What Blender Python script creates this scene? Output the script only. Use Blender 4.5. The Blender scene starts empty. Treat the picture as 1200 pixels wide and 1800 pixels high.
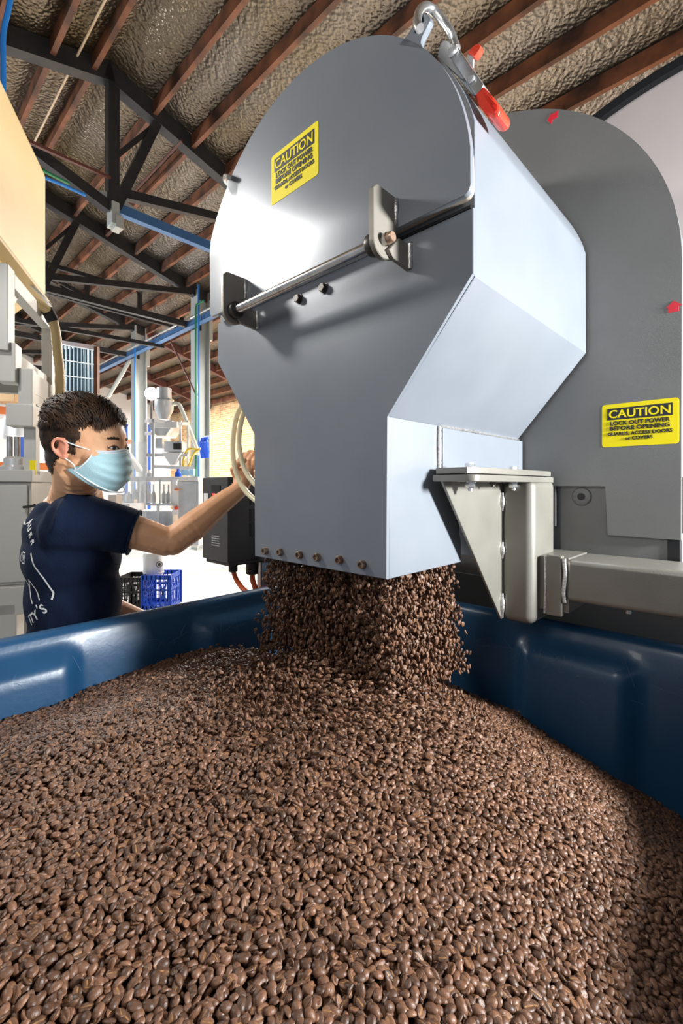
import bpy, bmesh, math, random
import numpy as np
from mathutils import Vector, Matrix, Euler
from mathutils.bvhtree import BVHTree
random.seed(7); rng = np.random.default_rng(11)
C = bpy.context.scene.collection
SC = bpy.context.scene
R = math.radians
# ------------------------------------------------------------------ camera, world, lights, exposure
# building/machine frame: x runs along the chute front (to the right), y away from it, z up from the floor
CX, CY = .08136, .8
UX, UY = .7233, -.6906
ML = Matrix(((UX, -UY, 0, CX), (UY, UX, 0, CY), (0, 0, 1, 0), (0, 0, 0, 1)))
def W(x, y, z): return ML @ Vector((x, y, z))
cam = bpy.data.cameras.new('camera'); camo = bpy.data.objects.new('camera', cam); C.objects.link(camo)
camo.location = (0, 0, 1.5); camo.rotation_euler = (R(90), 0, 0)
cam.sensor_fit = 'AUTO'; cam.sensor_width = 36; cam.lens = 806/1800*36; cam.shift_y = -.025
cam.clip_start = .02
SC.camera = camo
w = bpy.data.worlds.new('world'); SC.world = w; w.use_nodes = True
w.node_tree.nodes['Background'].inputs[0].default_value = (.80, .88, 1.0, 1)
w.node_tree.nodes['Background'].inputs[1].default_value = .34
def light(name, kind, loc, power, size=.2, color=(1, 1, 1), target=None, spot=None):
    d = bpy.data.lights.new(name, kind); d.energy = power; d.color = color
    if kind == 'AREA': d.shape = 'DISK'; d.size = size
    else: d.shadow_soft_size = size
    if spot: d.spot_size = R(spot); d.spot_blend = .5
    o = bpy.data.objects.new(name, d); C.objects.link(o); o.location = loc
    if target is not None:
        o.rotation_euler = (Vector(target)-Vector(loc)).to_track_quat('-Z', 'Y').to_euler()
    return o
light('flash_left', 'AREA', (-1.475, 1.284, 2.70), 19, .22, (1, .97, .93), W(-.2, 0, 1.7))
light('camera_fill', 'AREA', (-1.3, -1.1, 2.7), 12, 1.0, (1, .96, .9), (-.6, 1.2, 1.4))  # soft fill added behind the camera to lift the worker
light('flash_right', 'AREA', W(1.52, .47, 1.78), 84, .22, (.95, .98, 1), W(0, .25, 1.6))
light('roof_spot', 'SPOT', W(-.6, .9, 2.6), 90, .25, (1, .90, .74), W(-2.6, 3.6, 6.8), 130)  # warm spot behind the hood, aimed up at the roof
for lx, ly in ((-5.0, 6.4), (-10.5, 7.6), (-15.8, 6.5)):
    light('back_hall_fill', 'AREA', W(lx, ly, 5.0), 760, .9, (1, .96, .9), W(lx, ly, 0))  # added area lights to brighten the background, no fixtures stand there
light('left_floor_fill', 'AREA', (-9.5, 7.2, 4.6), 380, 1.6, (.92, .96, 1), (-4, 8, .6))  # added out of view to brighten the left and back floor
SC.view_settings.view_transform = 'Standard'; SC.view_settings.look = 'None'
SC.view_settings.gamma = 1; SC.view_settings.use_curve_mapping = False
SC.view_settings.exposure = .35

# ------------------------------------------------------------------ materials
def mat(name, col, rough=.5, metal=0, col2=None, nscale=20, bump=0, bscale=200, alpha=1, trans=0, emit=0, coat=0, rvar=0, obj_rand=0, detail=3, spec=None):
    m = bpy.data.materials.new(name); m.use_nodes = True
    t = m.node_tree; n = t.nodes; l = t.links; p = n['Principled BSDF']
    p.inputs['Base Color'].default_value = (*col, 1); p.inputs['Roughness'].default_value = rough
    p.inputs['Metallic'].default_value = metal
    p.inputs['Coat Weight'].default_value = coat
    if spec is not None: p.inputs['Specular IOR Level'].default_value = spec
    if trans: p.inputs['Transmission Weight'].default_value = trans
    if alpha < 1: p.inputs['Alpha'].default_value = alpha
    if emit: p.inputs['Emission Color'].default_value = (*col, 1); p.inputs['Emission Strength'].default_value = emit
    tc = n.new('ShaderNodeTexCoord')
    if col2:
        nz = n.new('ShaderNodeTexNoise'); nz.inputs['Scale'].default_value = nscale; nz.inputs['Detail'].default_value = detail
        l.new(tc.outputs['Object'], nz.inputs['Vector'])
        cr = n.new('ShaderNodeValToRGB'); cr.color_ramp.elements[0].position = .35; cr.color_ramp.elements[1].position = .68
        cr.color_ramp.elements[0].color = (*col, 1); cr.color_ramp.elements[1].color = (*col2, 1)
        l.new(nz.outputs['Fac'], cr.inputs[0]); out = cr.outputs[0]
        if obj_rand:
            oi = n.new('ShaderNodeObjectInfo'); hs = n.new('ShaderNodeHueSaturation')
            mr = n.new('ShaderNodeMapRange'); mr.inputs[3].default_value = 1-obj_rand; mr.inputs[4].default_value = 1+obj_rand
            l.new(oi.outputs['Random'], mr.inputs[0]); l.new(mr.outputs[0], hs.inputs['Value'])
            l.new(out, hs.inputs['Color']); out = hs.outputs[0]
        l.new(out, p.inputs['Base Color'])
        if rvar:
            m2 = n.new('ShaderNodeMapRange'); m2.inputs[3].default_value = rough-rvar; m2.inputs[4].default_value = rough+rvar
            l.new(nz.outputs['Fac'], m2.inputs[0]); l.new(m2.outputs[0], p.inputs['Roughness'])
    if bump:
        nb = n.new('ShaderNodeTexNoise'); nb.inputs['Scale'].default_value = bscale; nb.inputs['Detail'].default_value = 2
        l.new(tc.outputs['Object'], nb.inputs['Vector'])
        b = n.new('ShaderNodeBump'); b.inputs['Strength'].default_value = bump; b.inputs['Distance'].default_value = .002
        l.new(nb.outputs['Fac'], b.inputs['Height']); l.new(b.outputs[0], p.inputs['Normal'])
    return m
paint = mat('grey_powder_coat', (.190, .208, .235), .33, .15, (.212, .230, .256), 6, .08, 900)
paint2 = mat('dark_grey_powder_coat', (.155, .154, .148), .42, .25, (.175, .174, .168), 6, .25, 900)
bracketm = mat('bracket_steel_paint', (.20, .188, .16), .36, .35, (.24, .225, .195), 9, .15, 700)
ear_m = mat('bronze_grey_paint', (.25, .225, .19), .4, .5, (.30, .27, .23), 14, .15, 700)
steel = mat('polished_steel', (.62, .60, .58), .22, 1, (.42, .40, .38), 30)
darksteel = mat('dark_steel', (.055, .05, .047), .4, .7, (.09, .08, .07), 40)
zinc = mat('zinc_plate', (.78, .78, .76), .27, .9, (.62, .62, .62), 40)
weldm = mat('weld_bead', (.70, .68, .66), .3, .8, (.4, .38, .36), 150, .6, 300)
redgrip = mat('red_vinyl', (.80, .035, .02), .3, 0, (.85, .07, .03), 20, coat=.4)
seal = mat('door_seal', (.35, .29, .24), .6)
yellow = mat('sticker_yellow', (.90, .74, .01), .6, spec=.25)
black = mat('sticker_black', (.012, .012, .014), .45)
redmark = mat('red_tape', (.62, .012, .03), .5)
binm = mat('blue_bin_plastic', (.008, .045, .105), .36, 0, (.012, .060, .135), 5, .12, 90, coat=.15, rvar=.07)
scratch = mat('scratch_scuff', (.10, .17, .26), .6)
beanm = mat('roasted_bean', (.078, .034, .017), .44, 0, (.150, .074, .042), 160, .2, 900, obj_rand=.45, spec=.4)
chaff = mat('bean_chaff', (.34, .17, .06), .55, 0, (.11, .052, .024), 260)
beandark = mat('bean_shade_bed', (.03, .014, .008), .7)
skin = mat('skin', (.72, .37, .19), .48, 0, (.80, .44, .25), 18, .15, 350, spec=.4)
earskin = mat('ear_skin', (.62, .24, .15), .5)
hairm = mat('brown_black_hair', (.014, .008, .006), .55, 0, (.045, .022, .012), 60)
strandm = mat('brown_hair_strands', (.020, .011, .007), .62, 0, (.075, .038, .019), 45, spec=.25)
shirtm = mat('navy_cotton', (.006, .012, .032), .9, 0, (.009, .017, .042), 12, .5, 260, spec=.12)
jeans = mat('dark_trousers', (.012, .014, .02), .9)
white = mat('white_print', (.80, .80, .80), .7)
maskm = mat('pale_blue_mask', (.42, .66, .72), .75, 0, (.48, .71, .76), 30, .3, 300)
maskw = mat('white_mask_band', (.82, .86, .87), .7)
eyew = mat('eye_white', (.50, .44, .41), .3); eyed = mat('eye_dark', (.015, .009, .007), .12)
conc = mat('pale_concrete', (.60, .585, .54), .28, 0, (.72, .70, .66), .8, detail=6)
whitewall = mat('white_painted_wall', (.66, .67, .68), .8, 0, (.72, .73, .74), .5)
timber = mat('red_brown_timber', (.045, .018, .010), .6, 0, (.24, .085, .036), 3.5, .3, 60)
blacksteel = mat('black_roof_steel', (.022, .022, .026), .5, .3, (.04, .038, .038), 4)
redsteel = mat('red_oxide_steel', (.10, .035, .028), .55, .2)
columnm = mat('grey_green_column_paint', (.40, .42, .40), .5, .1, (.46, .48, .46), 2)
bluebeam = mat('blue_beam_paint', (.045, .13, .30), .5, .2, (.07, .17, .36), 3)
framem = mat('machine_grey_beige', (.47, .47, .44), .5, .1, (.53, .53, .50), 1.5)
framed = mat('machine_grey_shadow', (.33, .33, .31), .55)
cream = mat('cream_yellow_tank', (.92, .70, .34), .5, 0, (.95, .75, .40), 2)
hosem = mat('cream_ribbed_hose', (.72, .55, .27), .5)
clearhose = mat('clear_yellow_hose', (.82, .74, .50), .25, 0, alpha=.8)
stainless = mat('stainless', (.72, .73, .74), .3, .5, (.58, .59, .60), 5)
whitep = mat('white_plastic', (.82, .83, .84), .45)
bluep = mat('bright_blue_plastic', (.012, .09, .62), .4)
blackp = mat('black_plastic', (.018, .018, .018), .45)
vfdm = mat('charcoal_plastic', (.045, .045, .048), .42, 0, (.06, .06, .063), 6)
vfds = mat('black_slot', (.006, .006, .007), .4)
display = mat('red_digits', (1, .06, .04), .4, emit=3)
orange = mat('orange_cable', (.62, .10, .02), .4)
rackor = mat('rack_orange', (.80, .22, .06), .5)
rackbl = mat('rack_blue', (.03, .10, .42), .5)
pipeg = mat('green_pipe', (.01, .20, .09), .45); pipeb = mat('blue_pipe', (.02, .20, .62), .4)
rope = mat('pale_cable', (.62, .48, .33), .6)
yelhose = mat('yellow_hose', (.85, .60, .05), .45)
card = mat('cardboard', (.48, .30, .15), .8)
lampm = mat('lamp_glow', (.95, .98, 1), .4, emit=28)
clearp = mat('clear_guard', (.85, .90, .95), .08, 0, alpha=.28)
glassb = mat('blue_grey_strip', (.14, .23, .29), .25, .2, (.22, .33, .40), 6)
drumm = mat('satin_pink_steel', (.46, .41, .40), .38, .15, (.52, .46, .45), 2)
rimm = mat('black_drum_rim', (.012, .013, .015), .4, .4)
# silver foil insulation under the roof
def foil():
    m = bpy.data.materials.new('roof_foil'); m.use_nodes = True; t = m.node_tree; n = t.nodes; l = t.links; p = n['Principled BSDF']
    p.inputs['Metallic'].default_value = .85; p.inputs['Roughness'].default_value = .32
    tc = n.new('ShaderNodeTexCoord')
    nz = n.new('ShaderNodeTexNoise'); nz.inputs['Scale'].default_value = .45; nz.inputs['Detail'].default_value = 6
    cr = n.new('ShaderNodeValToRGB'); cr.color_ramp.elements[0].color = (.145, .105, .055, 1); cr.color_ramp.elements[1].color = (.21, .185, .165, 1)  # gold and silver reflections put into the foil's base colour
    cr.color_ramp.elements[0].position = .35; cr.color_ramp.elements[1].position = .7
    l.new(tc.outputs['Object'], nz.inputs[0]); l.new(nz.outputs[0], cr.inputs[0]); l.new(cr.outputs[0], p.inputs['Base Color'])
    vo = n.new('ShaderNodeTexVoronoi'); vo.inputs['Scale'].default_value = 26; vo.feature = 'SMOOTH_F1'
    mp = n.new('ShaderNodeMapping'); mp.inputs['Scale'].default_value = (1, 1.25, 1)
    l.new(tc.outputs['Object'], mp.inputs[0]); l.new(mp.outputs[0], vo.inputs[0])
    n2 = n.new('ShaderNodeTexNoise'); n2.inputs['Scale'].default_value = 7; n2.inputs['Detail'].default_value = 5
    mp2 = n.new('ShaderNodeMapping'); mp2.inputs['Scale'].default_value = (2.4, .8, 1)
    l.new(tc.outputs['Object'], mp2.inputs[0]); l.new(mp2.outputs[0], n2.inputs[0])
    ad = n.new('ShaderNodeMath'); ad.operation = 'MULTIPLY_ADD'; ad.inputs[1].default_value = 1.6
    l.new(n2.outputs[0], ad.inputs[0]); l.new(vo.outputs[0], ad.inputs[2])
    b = n.new('ShaderNodeBump'); b.inputs['Strength'].default_value = .5; b.inputs['Distance'].default_value = .03
    l.new(ad.outputs[0], b.inputs['Height']); l.new(b.outputs[0], p.inputs['Normal'])
    return m
foilm = foil()
def brick():
    m = bpy.data.materials.new('blond_brick'); m.use_nodes = True; t = m.node_tree; n = t.nodes; l = t.links; p = n['Principled BSDF']
    tc = n.new('ShaderNodeTexCoord'); mp = n.new('ShaderNodeMapping'); mp.inputs['Rotation'].default_value = (R(90), 0, 0)
    br = n.new('ShaderNodeTexBrick'); br.inputs['Scale'].default_value = 1
    br.inputs['Brick Width'].default_value = .24; br.inputs['Row Height'].default_value = .086; br.inputs['Mortar Size'].default_value = .006
    br.inputs['Color1'].default_value = (.62, .40, .20, 1); br.inputs['Color2'].default_value = (.40, .20, .09, 1); br.inputs['Mortar'].default_value = (.62, .55, .42, 1)
    nz = n.new('ShaderNodeTexNoise'); nz.inputs['Scale'].default_value = 1.5
    mx = n.new('ShaderNodeMixRGB'); mx.blend_type = 'MULTIPLY'; mx.inputs[0].default_value = .25
    l.new(tc.outputs['Object'], mp.inputs[0]); l.new(mp.outputs[0], br.inputs[0]); l.new(br.outputs[0], mx.inputs[1]); l.new(nz.outputs[1], mx.inputs[2])
    l.new(mx.outputs[0], p.inputs['Base Color']); p.inputs['Roughness'].default_value = .85
    b = n.new('ShaderNodeBump'); b.inputs['Distance'].default_value = .01; b.inputs['Strength'].default_value = .5; b.invert = True
    l.new(br.outputs['Fac'], b.inputs['Height']); l.new(b.outputs[0], p.inputs['Normal'])
    return m
brickm = brick()

# ------------------------------------------------------------------ helpers
class G:
    """collects shapes given in one frame, out() links them as ONE mesh object"""
    wn = False
    def __init__(s, M=ML): s.bm = bmesh.new(); s.M = M
    def box(s, x0, x1, y0, y1, z0, z1, bev=0, seg=2):
        s.wn = True
        r = bmesh.ops.create_cube(s.bm, size=1)['verts']
        for v in r: v.co = Vector((x0+(v.co.x+.5)*(x1-x0), y0+(v.co.y+.5)*(y1-y0), z0+(v.co.z+.5)*(z1-z0)))
        if bev:
            ed = {e for v in r for e in v.link_edges}
            bmesh.ops.bevel(s.bm, geom=list(ed), offset=bev, segments=seg, affect='EDGES', profile=.5)
        return s
    def prism(s, pts, axis, a0, a1, bev=0, seg=2):
        s.wn = True
        f = {'y': lambda p, a: (p[0], a, p[1]), 'x': lambda p, a: (a, p[0], p[1]), 'z': lambda p, a: (p[0], p[1], a)}[axis]
        A = [s.bm.verts.new(f(p, a0)) for p in pts]; B = [s.bm.verts.new(f(p, a1)) for p in pts]
        fs = [s.bm.faces.new(A), s.bm.faces.new(B[::-1])]; n = len(pts)
        for i in range(n): fs.append(s.bm.faces.new((A[i], B[i], B[(i+1) % n], A[(i+1) % n])))
        if bev:
            ed = set(fs[0].edges) | set(fs[1].edges)
            bmesh.ops.bevel(s.bm, geom=list(ed), offset=bev, segments=seg, affect='EDGES', profile=.5)
        return s
    def tube(s, pts, r, seg=10, cap=True, smooth=True):
        pts = [Vector(p) for p in pts]
        if smooth and len(pts) > 2: pts = spline(pts)
        rr = r if hasattr(r, '__len__') else [r]*len(pts)
        if len(rr) != len(pts): rr = [rr[min(len(rr)-1, int(i*len(rr)/len(pts)))] for i in range(len(pts))]
        rings = []; up = None
        for i, p in enumerate(pts):
            t = (pts[min(i+1, len(pts)-1)]-pts[max(i-1, 0)]).normalized()
            if up is None: up = t.orthogonal().normalized()
            up = (up-t*up.dot(t)).normalized(); sd = t.cross(up)
            rings.append([s.bm.verts.new(p+(up*math.cos(a)+sd*math.sin(a))*rr[i]) for a in [2*math.pi*k/seg for k in range(seg)]])
        for a, b in zip(rings, rings[1:]):
            for k in range(seg): s.bm.faces.new((a[k], a[(k+1) % seg], b[(k+1) % seg], b[k]))
        if cap: s.bm.faces.new(rings[0][::-1]); s.bm.faces.new(rings[-1])
        return s
    def cyl(s, p0, p1, r0, r1=None, seg=20): return s.tube([p0, p1], [r0, r0 if r1 is None else r1], seg, True, False)
    def lathe(s, c, prof, seg=28, axis='z', cap=True):
        """prof: (radius, offset along axis) list"""
        rings = []
        for r, h in prof:
            ring = []
            for k in range(seg):
                a = 2*math.pi*k/seg; u, v = r*math.cos(a), r*math.sin(a)
                q = {'z': (u, v, h), 'y': (u, h, v), 'x': (h, u, v)}[axis]
                ring.append(s.bm.verts.new(Vector(c)+Vector(q)))
            rings.append(ring)
        for a, b in zip(rings, rings[1:]):
            for k in range(seg): s.bm.faces.new((a[k], a[(k+1) % seg], b[(k+1) % seg], b[k]))
        if cap: s.bm.faces.new(rings[0][::-1]); s.bm.faces.new(rings[-1])
        return s
    def ball(s, c, r, rot=None, sub=3):
        r = (r, r, r) if not hasattr(r, '__len__') else r
        v = bmesh.ops.create_icosphere(s.bm, subdivisions=sub, radius=1)['verts']
        M = Matrix.Translation(Vector(c)) @ (rot.to_4x4() if rot else Matrix.Identity(4)) @ Matrix.Diagonal((*r, 1))
        bmesh.ops.transform(s.bm, matrix=M, verts=v); return s
    def beam(s, p0, p1, wd, ht, up=(0, 0, 1)):
        """rectangular bar from p0 to p1"""
        p0, p1 = Vector(p0), Vector(p1); t = (p1-p0).normalized(); sd = t.cross(Vector(up)).normalized(); u = sd.cross(t)
        q = [[s.bm.verts.new(p+sd*a*wd/2+u*b*ht/2) for a, b in ((-1, -1), (1, -1), (1, 1), (-1, 1))] for p in (p0, p1)]
        s.bm.faces.new(q[0][::-1]); s.bm.faces.new(q[1])
        for k in range(4): s.bm.faces.new((q[0][k], q[0][(k+1) % 4], q[1][(k+1) % 4], q[1][k]))
        return s
    def poly(s, pts): s.bm.faces.new([s.bm.verts.new(p) for p in pts]); return s
    def hexbolt(s, p, axis, r, h, shank=0):
        p = Vector(p); ax = Vector(axis).normalized()
        s.tube([p, p+ax*h*.85, p+ax*h], [r, r, r*.88], 6, True, False)
        if shank: s.cyl(p, p+ax*(h+shank), r*.5, seg=12)
        return s
    def out(s, name, m, parent=None, ang=35, base=None):
        bm = s.bm; bmesh.ops.transform(bm, matrix=s.M, verts=bm.verts); bmesh.ops.recalc_face_normals(bm, faces=bm.faces)
        co = [v.co for v in bm.verts]
        if parent is None:
            b = Vector(base) if base else Vector(((min(c.x for c in co)+max(c.x for c in co))/2, (min(c.y for c in co)+max(c.y for c in co))/2, min(c.z for c in co)))
        else: b = origin(parent)
        for v in bm.verts: v.co -= b
        me = bpy.data.meshes.new(name); bm.to_mesh(me); bm.free()
        for p_ in me.polygons: p_.use_smooth = True
        me.set_sharp_from_angle(angle=R(ang))
        for mm in (m if isinstance(m, (list, tuple)) else [m]): me.materials.append(mm)
        o = bpy.data.objects.new(name, me); C.objects.link(o)
        if s.wn: wm = o.modifiers.new('wn', 'WEIGHTED_NORMAL'); wm.keep_sharp = True; wm.weight = 100
        if parent is None: o.location = b
        else: o.parent = parent
        return o
def origin(o):
    v = Vector((0, 0, 0))
    while o is not None: v = v+o.location; o = o.parent
    return v
def spline(p, n=6):
    out = []
    for i in range(len(p)-1):
        a, b, c, d = p[max(i-1, 0)], p[i], p[i+1], p[min(i+2, len(p)-1)]
        for k in range(n):
            t = k/n
            out.append(.5*((2*b)+(c-a)*t+(2*a-5*b+4*c-d)*t*t+(3*b-a-3*c+d)*t**3))
    return out+[p[-1]]
def tag(o, label=None, cat=None, group=None, kind=None):
    if label: o['label'] = label
    if cat: o['category'] = cat
    if group: o['group'] = group
    if kind: o['kind'] = kind
    return o
def thing(name, loc, label, cat, group=None):
    o = bpy.data.objects.new(name, None); C.objects.link(o); o.location = loc; o.empty_display_size = .1
    return tag(o, label, cat, group)
I4 = Matrix.Identity(4)
def at(px, py, Y): return Vector(((px-600)/806*Y, Y, 1.5+(855-py)/806*Y))         # survey: sight line (photo) cut at a known distance
def PY(px, py, y0):                                                              # sight line cut by the machine plane y = y0 -> machine x, z
    rx = (px-600)/806; Y = (y0-CX*UY+CY*UX)/(-rx*UY+UX); dx, dy = rx*Y-CX, Y-CY
    return (dx*UX+dy*UY, y0, 1.5+(855-py)/806*Y)
def PX(px, py, x0):
    rx = (px-600)/806; Y = (x0+CX*UX+CY*UY)/(rx*UX+UY); dx, dy = rx*Y-CX, Y-CY
    return (x0, -dx*UY+dy*UX, 1.5+(855-py)/806*Y)
def L_of(v): return ML.inverted() @ Vector(v)
def text(s, parent, M, m, size, bold=0, name='lettering', align='CENTER', depth=.0004, width=None, cond=1):
    """flat lettering: M maps text x,y (z out) to the world"""
    cu = bpy.data.curves.new(name, 'FONT'); cu.body = s; cu.size = size; cu.align_x = align; cu.offset = bold; cu.extrude = depth; cu.resolution_u = 3
    to = bpy.data.objects.new(name+'_tmp', cu); C.objects.link(to)
    bpy.context.view_layer.update()
    me = bpy.data.meshes.new_from_object(to.evaluated_get(bpy.context.evaluated_depsgraph_get()))
    bpy.data.objects.remove(to)
    if width:
        xs = [v.co.x for v in me.vertices]; k = width/(max(xs)-min(xs))
        for v in me.vertices: v.co.x *= k
    o = bpy.data.objects.new(name, me); me.materials.clear(); me.materials.append(m); C.objects.link(o)
    if parent is not None:
        o.parent = parent; me.transform(Matrix.Translation(-origin(parent)) @ M)
    else: me.transform(M)
    return o

# ------------------------------------------------------------------ structure
g = G(); g.box(-24, 9, -8, 12, -.2, 0); tag(g.out('floor', conc), kind='structure')
def roofz(y): return 7.17-.276*abs(y-1.64)
g = G()
for y0, y1 in ((1.64, 9.7), (-6, 1.64)):
    N = 60
    rows = [[g.bm.verts.new((x, y0+(y1-y0)*k/N, roofz(y0+(y1-y0)*k/N)-.035*math.sin(math.pi*(((y0+(y1-y0)*k/N)-2.25) % .585)/.585))) for x in np.linspace(-22, 9, 32)] for k in range(N+1)]
    for a, b in zip(rows, rows[1:]):
        for k in range(31): g.bm.faces.new((a[k], a[k+1], b[k+1], b[k]))
    top = [g.bm.verts.new((x, y, roofz(y)+.12)) for x, y in ((-22, y0), (9, y0), (9, y1), (-22, y1))]
    g.bm.faces.new(top)
ceil = tag(g.out('ceiling', foilm), kind='structure')
g = G(Matrix.Identity(4)); g.beam((-13.5, 0, 0), (13.5, 0, 0), .06, .19)
for v in g.bm.verts: v.co = ML.to_3x3() @ v.co
p0 = g.out('purlin', timber, base=(0, 0, 0))
pm = p0.data; bpy.data.objects.remove(p0)
ys = [2.25+.585*k for k in range(13)]+[1.45, .98, .42, -.15, -.75, -1.4]
for y in ys:
    o = bpy.data.objects.new('purlin', pm); C.objects.link(o); o.parent = ceil
    o.location = W(-7.0, y, roofz(y)-.125)-ceil.location
g = G(); g.box(-21.2, 9, 9.5, 9.75, 0, 5.05)
wb = g.out('wall_back', brickm); tag(wb, kind='structure')
wb.data.transform(ML.to_3x3().to_4x4().inverted()); wb.rotation_euler = (0, 0, math.atan2(UY, UX))
g = G(); g.prism([(-8, 0), (9.7, 0), (9.7, 4.95), (1.64, 7.1), (-8, 4.5)], 'x', -20.7, -20.4)
tag(g.out('wall_left', whitewall), kind='structure')
# portal frames carrying the roof
def yz(x, y, z): return (x, y, z)
def truss(x, m, mr, blue=True):
    t = bpy.data.objects.new('roof_truss', None); C.objects.link(t); t.location = W(x, 1.64, 5.2); tag(t, kind='structure')
    def bar(n, y0, z0, y1, z1, wd=.09, ht=.16, mm=m):
        G().beam((x, y0, z0), (x, y1, z1), wd, ht, (0, -(z1-z0), (y1-y0))).out(n, mm, t)
    bar('rafter', 1.60, 7.02, 5.10, 6.06, .16, .24); bar('rafter', 1.68, 7.02, -4.2, 5.35, .16, .24)
    bar('rafter', 5.0, 6.10, 9.4, 4.82, .14, .22, mr)
    bar('king_post', 1.70, 5.2, 1.70, 7.0, .14, .14)
    bar('diagonal', 1.74, 5.26, 2.35, 6.85, .12, .12); bar('diagonal', 1.86, 5.50, 4.9, 6.12, .1, .12)
    bar('diagonal', 1.66, 5.23, .2, 5.75, .12, .14); bar('strut', 2.36, 6.8, 1.7, 5.9, .05, .06)
    bar('tie_beam', 1.74, 5.26, 5.0, 5.30, .10, .13, bluebeam if blue else blacksteel)
    G().prism([(1.4, 5.36), (1.72, 5.12), (2.05, 5.36), (1.72, 5.46)], 'x', x-.012, x+.012).out('gusset_plate', columnm, t)
    G().box(x-.10, x+.10, 1.66, 1.76, 5.0, 5.3, .01).box(x-.05, x+.13, 1.70, 1.80, 4.95, 5.12, .01).out('node_clamp', columnm, t)
    return t
truss(-6.0, blacksteel, redsteel); truss(-9.57, blacksteel, redsteel, False); truss(-13.1, blacksteel, redsteel, False)
truss(-16.6, blacksteel, redsteel, False)
def tr_bars(name, bars, m):
    t = bpy.data.objects.new(name, None); C.objects.link(t); t.location = W(*bars[0][0]); tag(t, kind='structure')
    for a, b, wd, ht in bars: G().beam(a, b, wd, ht, (1, 0, 0)).out('bar', m, t)
    return t
X3 = -11.3
tr_bars('trim_1', [((X3, 1.6, 6.45), (X3, 5.45, 6.47), .09, .09), ((X3, 1.6, 5.83), (X3, 5.45, 5.80), .09, .09)] +
        [((X3, y, 5.82), (X3, y, 6.46), .08, .1) for y in (2.2, 3.04, 4.27, 5.41)] +
        [((X3, 1.6, 5.05), (X3, 4.9, 5.20), .09, .09), ((X3, 1.2, 6.55), (X3, 3.2, 5.9), .08, .06)], blacksteel)
# steel columns with base plates
def column(x, y, h=6.16):
    t = bpy.data.objects.new('steel_column', None); C.objects.link(t); t.location = W(x, y, 0); tag(t, kind='structure')
    g = G()
    for s_ in (-1, 1): g.box(x-.16, x+.16, y+s_*.155-.012, y+s_*.155+.012, 0, h)
    g.box(x-.008, x+.008, y-.15, y+.15, 0, h); g.out('i_section', columnm, t)
    G().box(x-.2, x+.2, y-.2, y+.2, 0, .02).out('base_plate', columnm, t)
    G().box(x-.05, x+.05, y+.17, y+.30, h-1.1, h-.4).out('cleat', columnm, t)
    return t
for x in (-6.0, -9.57, -13.1): column(x, 5.0)
t = thing('cable_tray', W(-16.5, 5.0, 4.4), 'long blue steel service tray fixed across the grey columns below the roof', 'cable tray')
G().box(-18.5, -5.5, 4.62, 4.78, 5.22, 5.235).box(-18.5, -5.5, 4.62, 4.63, 5.22, 5.34).box(-18.5, -5.5, 4.77, 4.78, 5.22, 5.34).out('tray', bluebeam, t)
G().tube([(-18.5, 4.6, 5.38), (-5.5, 4.6, 5.38)], .022, 8).out('conduit', stainless, t)
G().tube([(-18.5, 4.66, 5.42), (-5.5, 4.66, 5.42)], .015, 8).out('conduit', redsteel, t)
XB1, XG1, XB2, XA = -8.87, -8.81, -12.31, -8.60
def pipe(name, m, pts, r, label, cat='pipe', **k): return tag(G(k.get('M', I4)).tube(pts, r, 8, smooth=k.get('sm', True)).out(name, m), label, cat)
pipe('air_pipe', pipeb, [W(XB1, 4.56, 6.0), W(XB1, 4.56, 1.0)], .022, 'blue air pipe running down the front of the nearer grey column')
pipe('air_pipe', pipeg, [W(XG1+.35, 4.46, 5.5), W(XG1+.03, 4.46, 5.5), W(XG1, 4.46, 5.42), W(XG1, 4.46, 1.7)], .020, 'green pipe dropping beside the nearer grey column', sm=False)
pipe('air_pipe', pipeb, [W(XB2, 4.56, 5.3), W(XB2, 4.56, .9)], .022, 'blue air pipe running down the farther grey column left of the blender')
pipe('roof_cable', rope, [W(-5.95, .3, 6.86), W(-5.95, 1.0, 7.05), W(-5.95, 1.6, 7.12), W(-5.95, 2.2, 7.0), W(-5.95, 3.0, 6.78), W(-5.95, 4.0, 6.5)], .014, 'pale cable clipped along the near black rafter', 'cable')
pipe('roof_cable', rope, [W(-8.6, 1.25, 6.92), W(-6.0, 1.25, 6.94), W(-4.6, 1.25, 6.94)], .014, 'thin pale cable running along the roof parallel to the timber purlins', 'cable')
pipe('roof_conduit', redsteel, [W(-8.0, 2.64, 6.62), W(-5.9, 2.64, 6.62)], .02, 'thin red conduit beside a purlin near the roof truss', 'conduit')
pipe('air_hose', pipeb, [at(22, -20, 3.0), at(14, 20, 3.0), at(6, 60, 3.0), at(6, 130, 3.0), at(6, 330, 3.0)], .016, 'bright blue hose hanging down behind the cream tank', 'hose')
pipe('air_hose', pipeb, [at(40, 285, 4.5), at(70, 308, 4.6), at(110, 325, 4.8), at(150, 343, 5.0)], .018, 'bright blue hose strung from the cream tank towards the truss node', 'hose')
pipe('air_hose', pipeg, [at(40, 280, 5.0), at(70, 297, 5.0), at(120, 322, 5.4)], .018, 'green hose strung just above the blue one', 'hose')
pipe('brace_rod', redsteel, [at(300, 600, 10.2), at(345, 695, 10.2)], .02, 'thin red brace rod slanting down to the pipes on the column', 'rod')
pipe('brace_strut', columnm, [at(242, 610, 13.6), at(190, 698, 14.0)], .06, 'pale grey strut leaning from the farther column', 'strut')
g = G(I4); g.beam(at(42, 245, 4.4), at(192, 312, 5.9), .05, .03); tag(g.out('angle_brace', redsteel), 'thin rusty angle brace across the underside of the near truss', 'brace')

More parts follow.
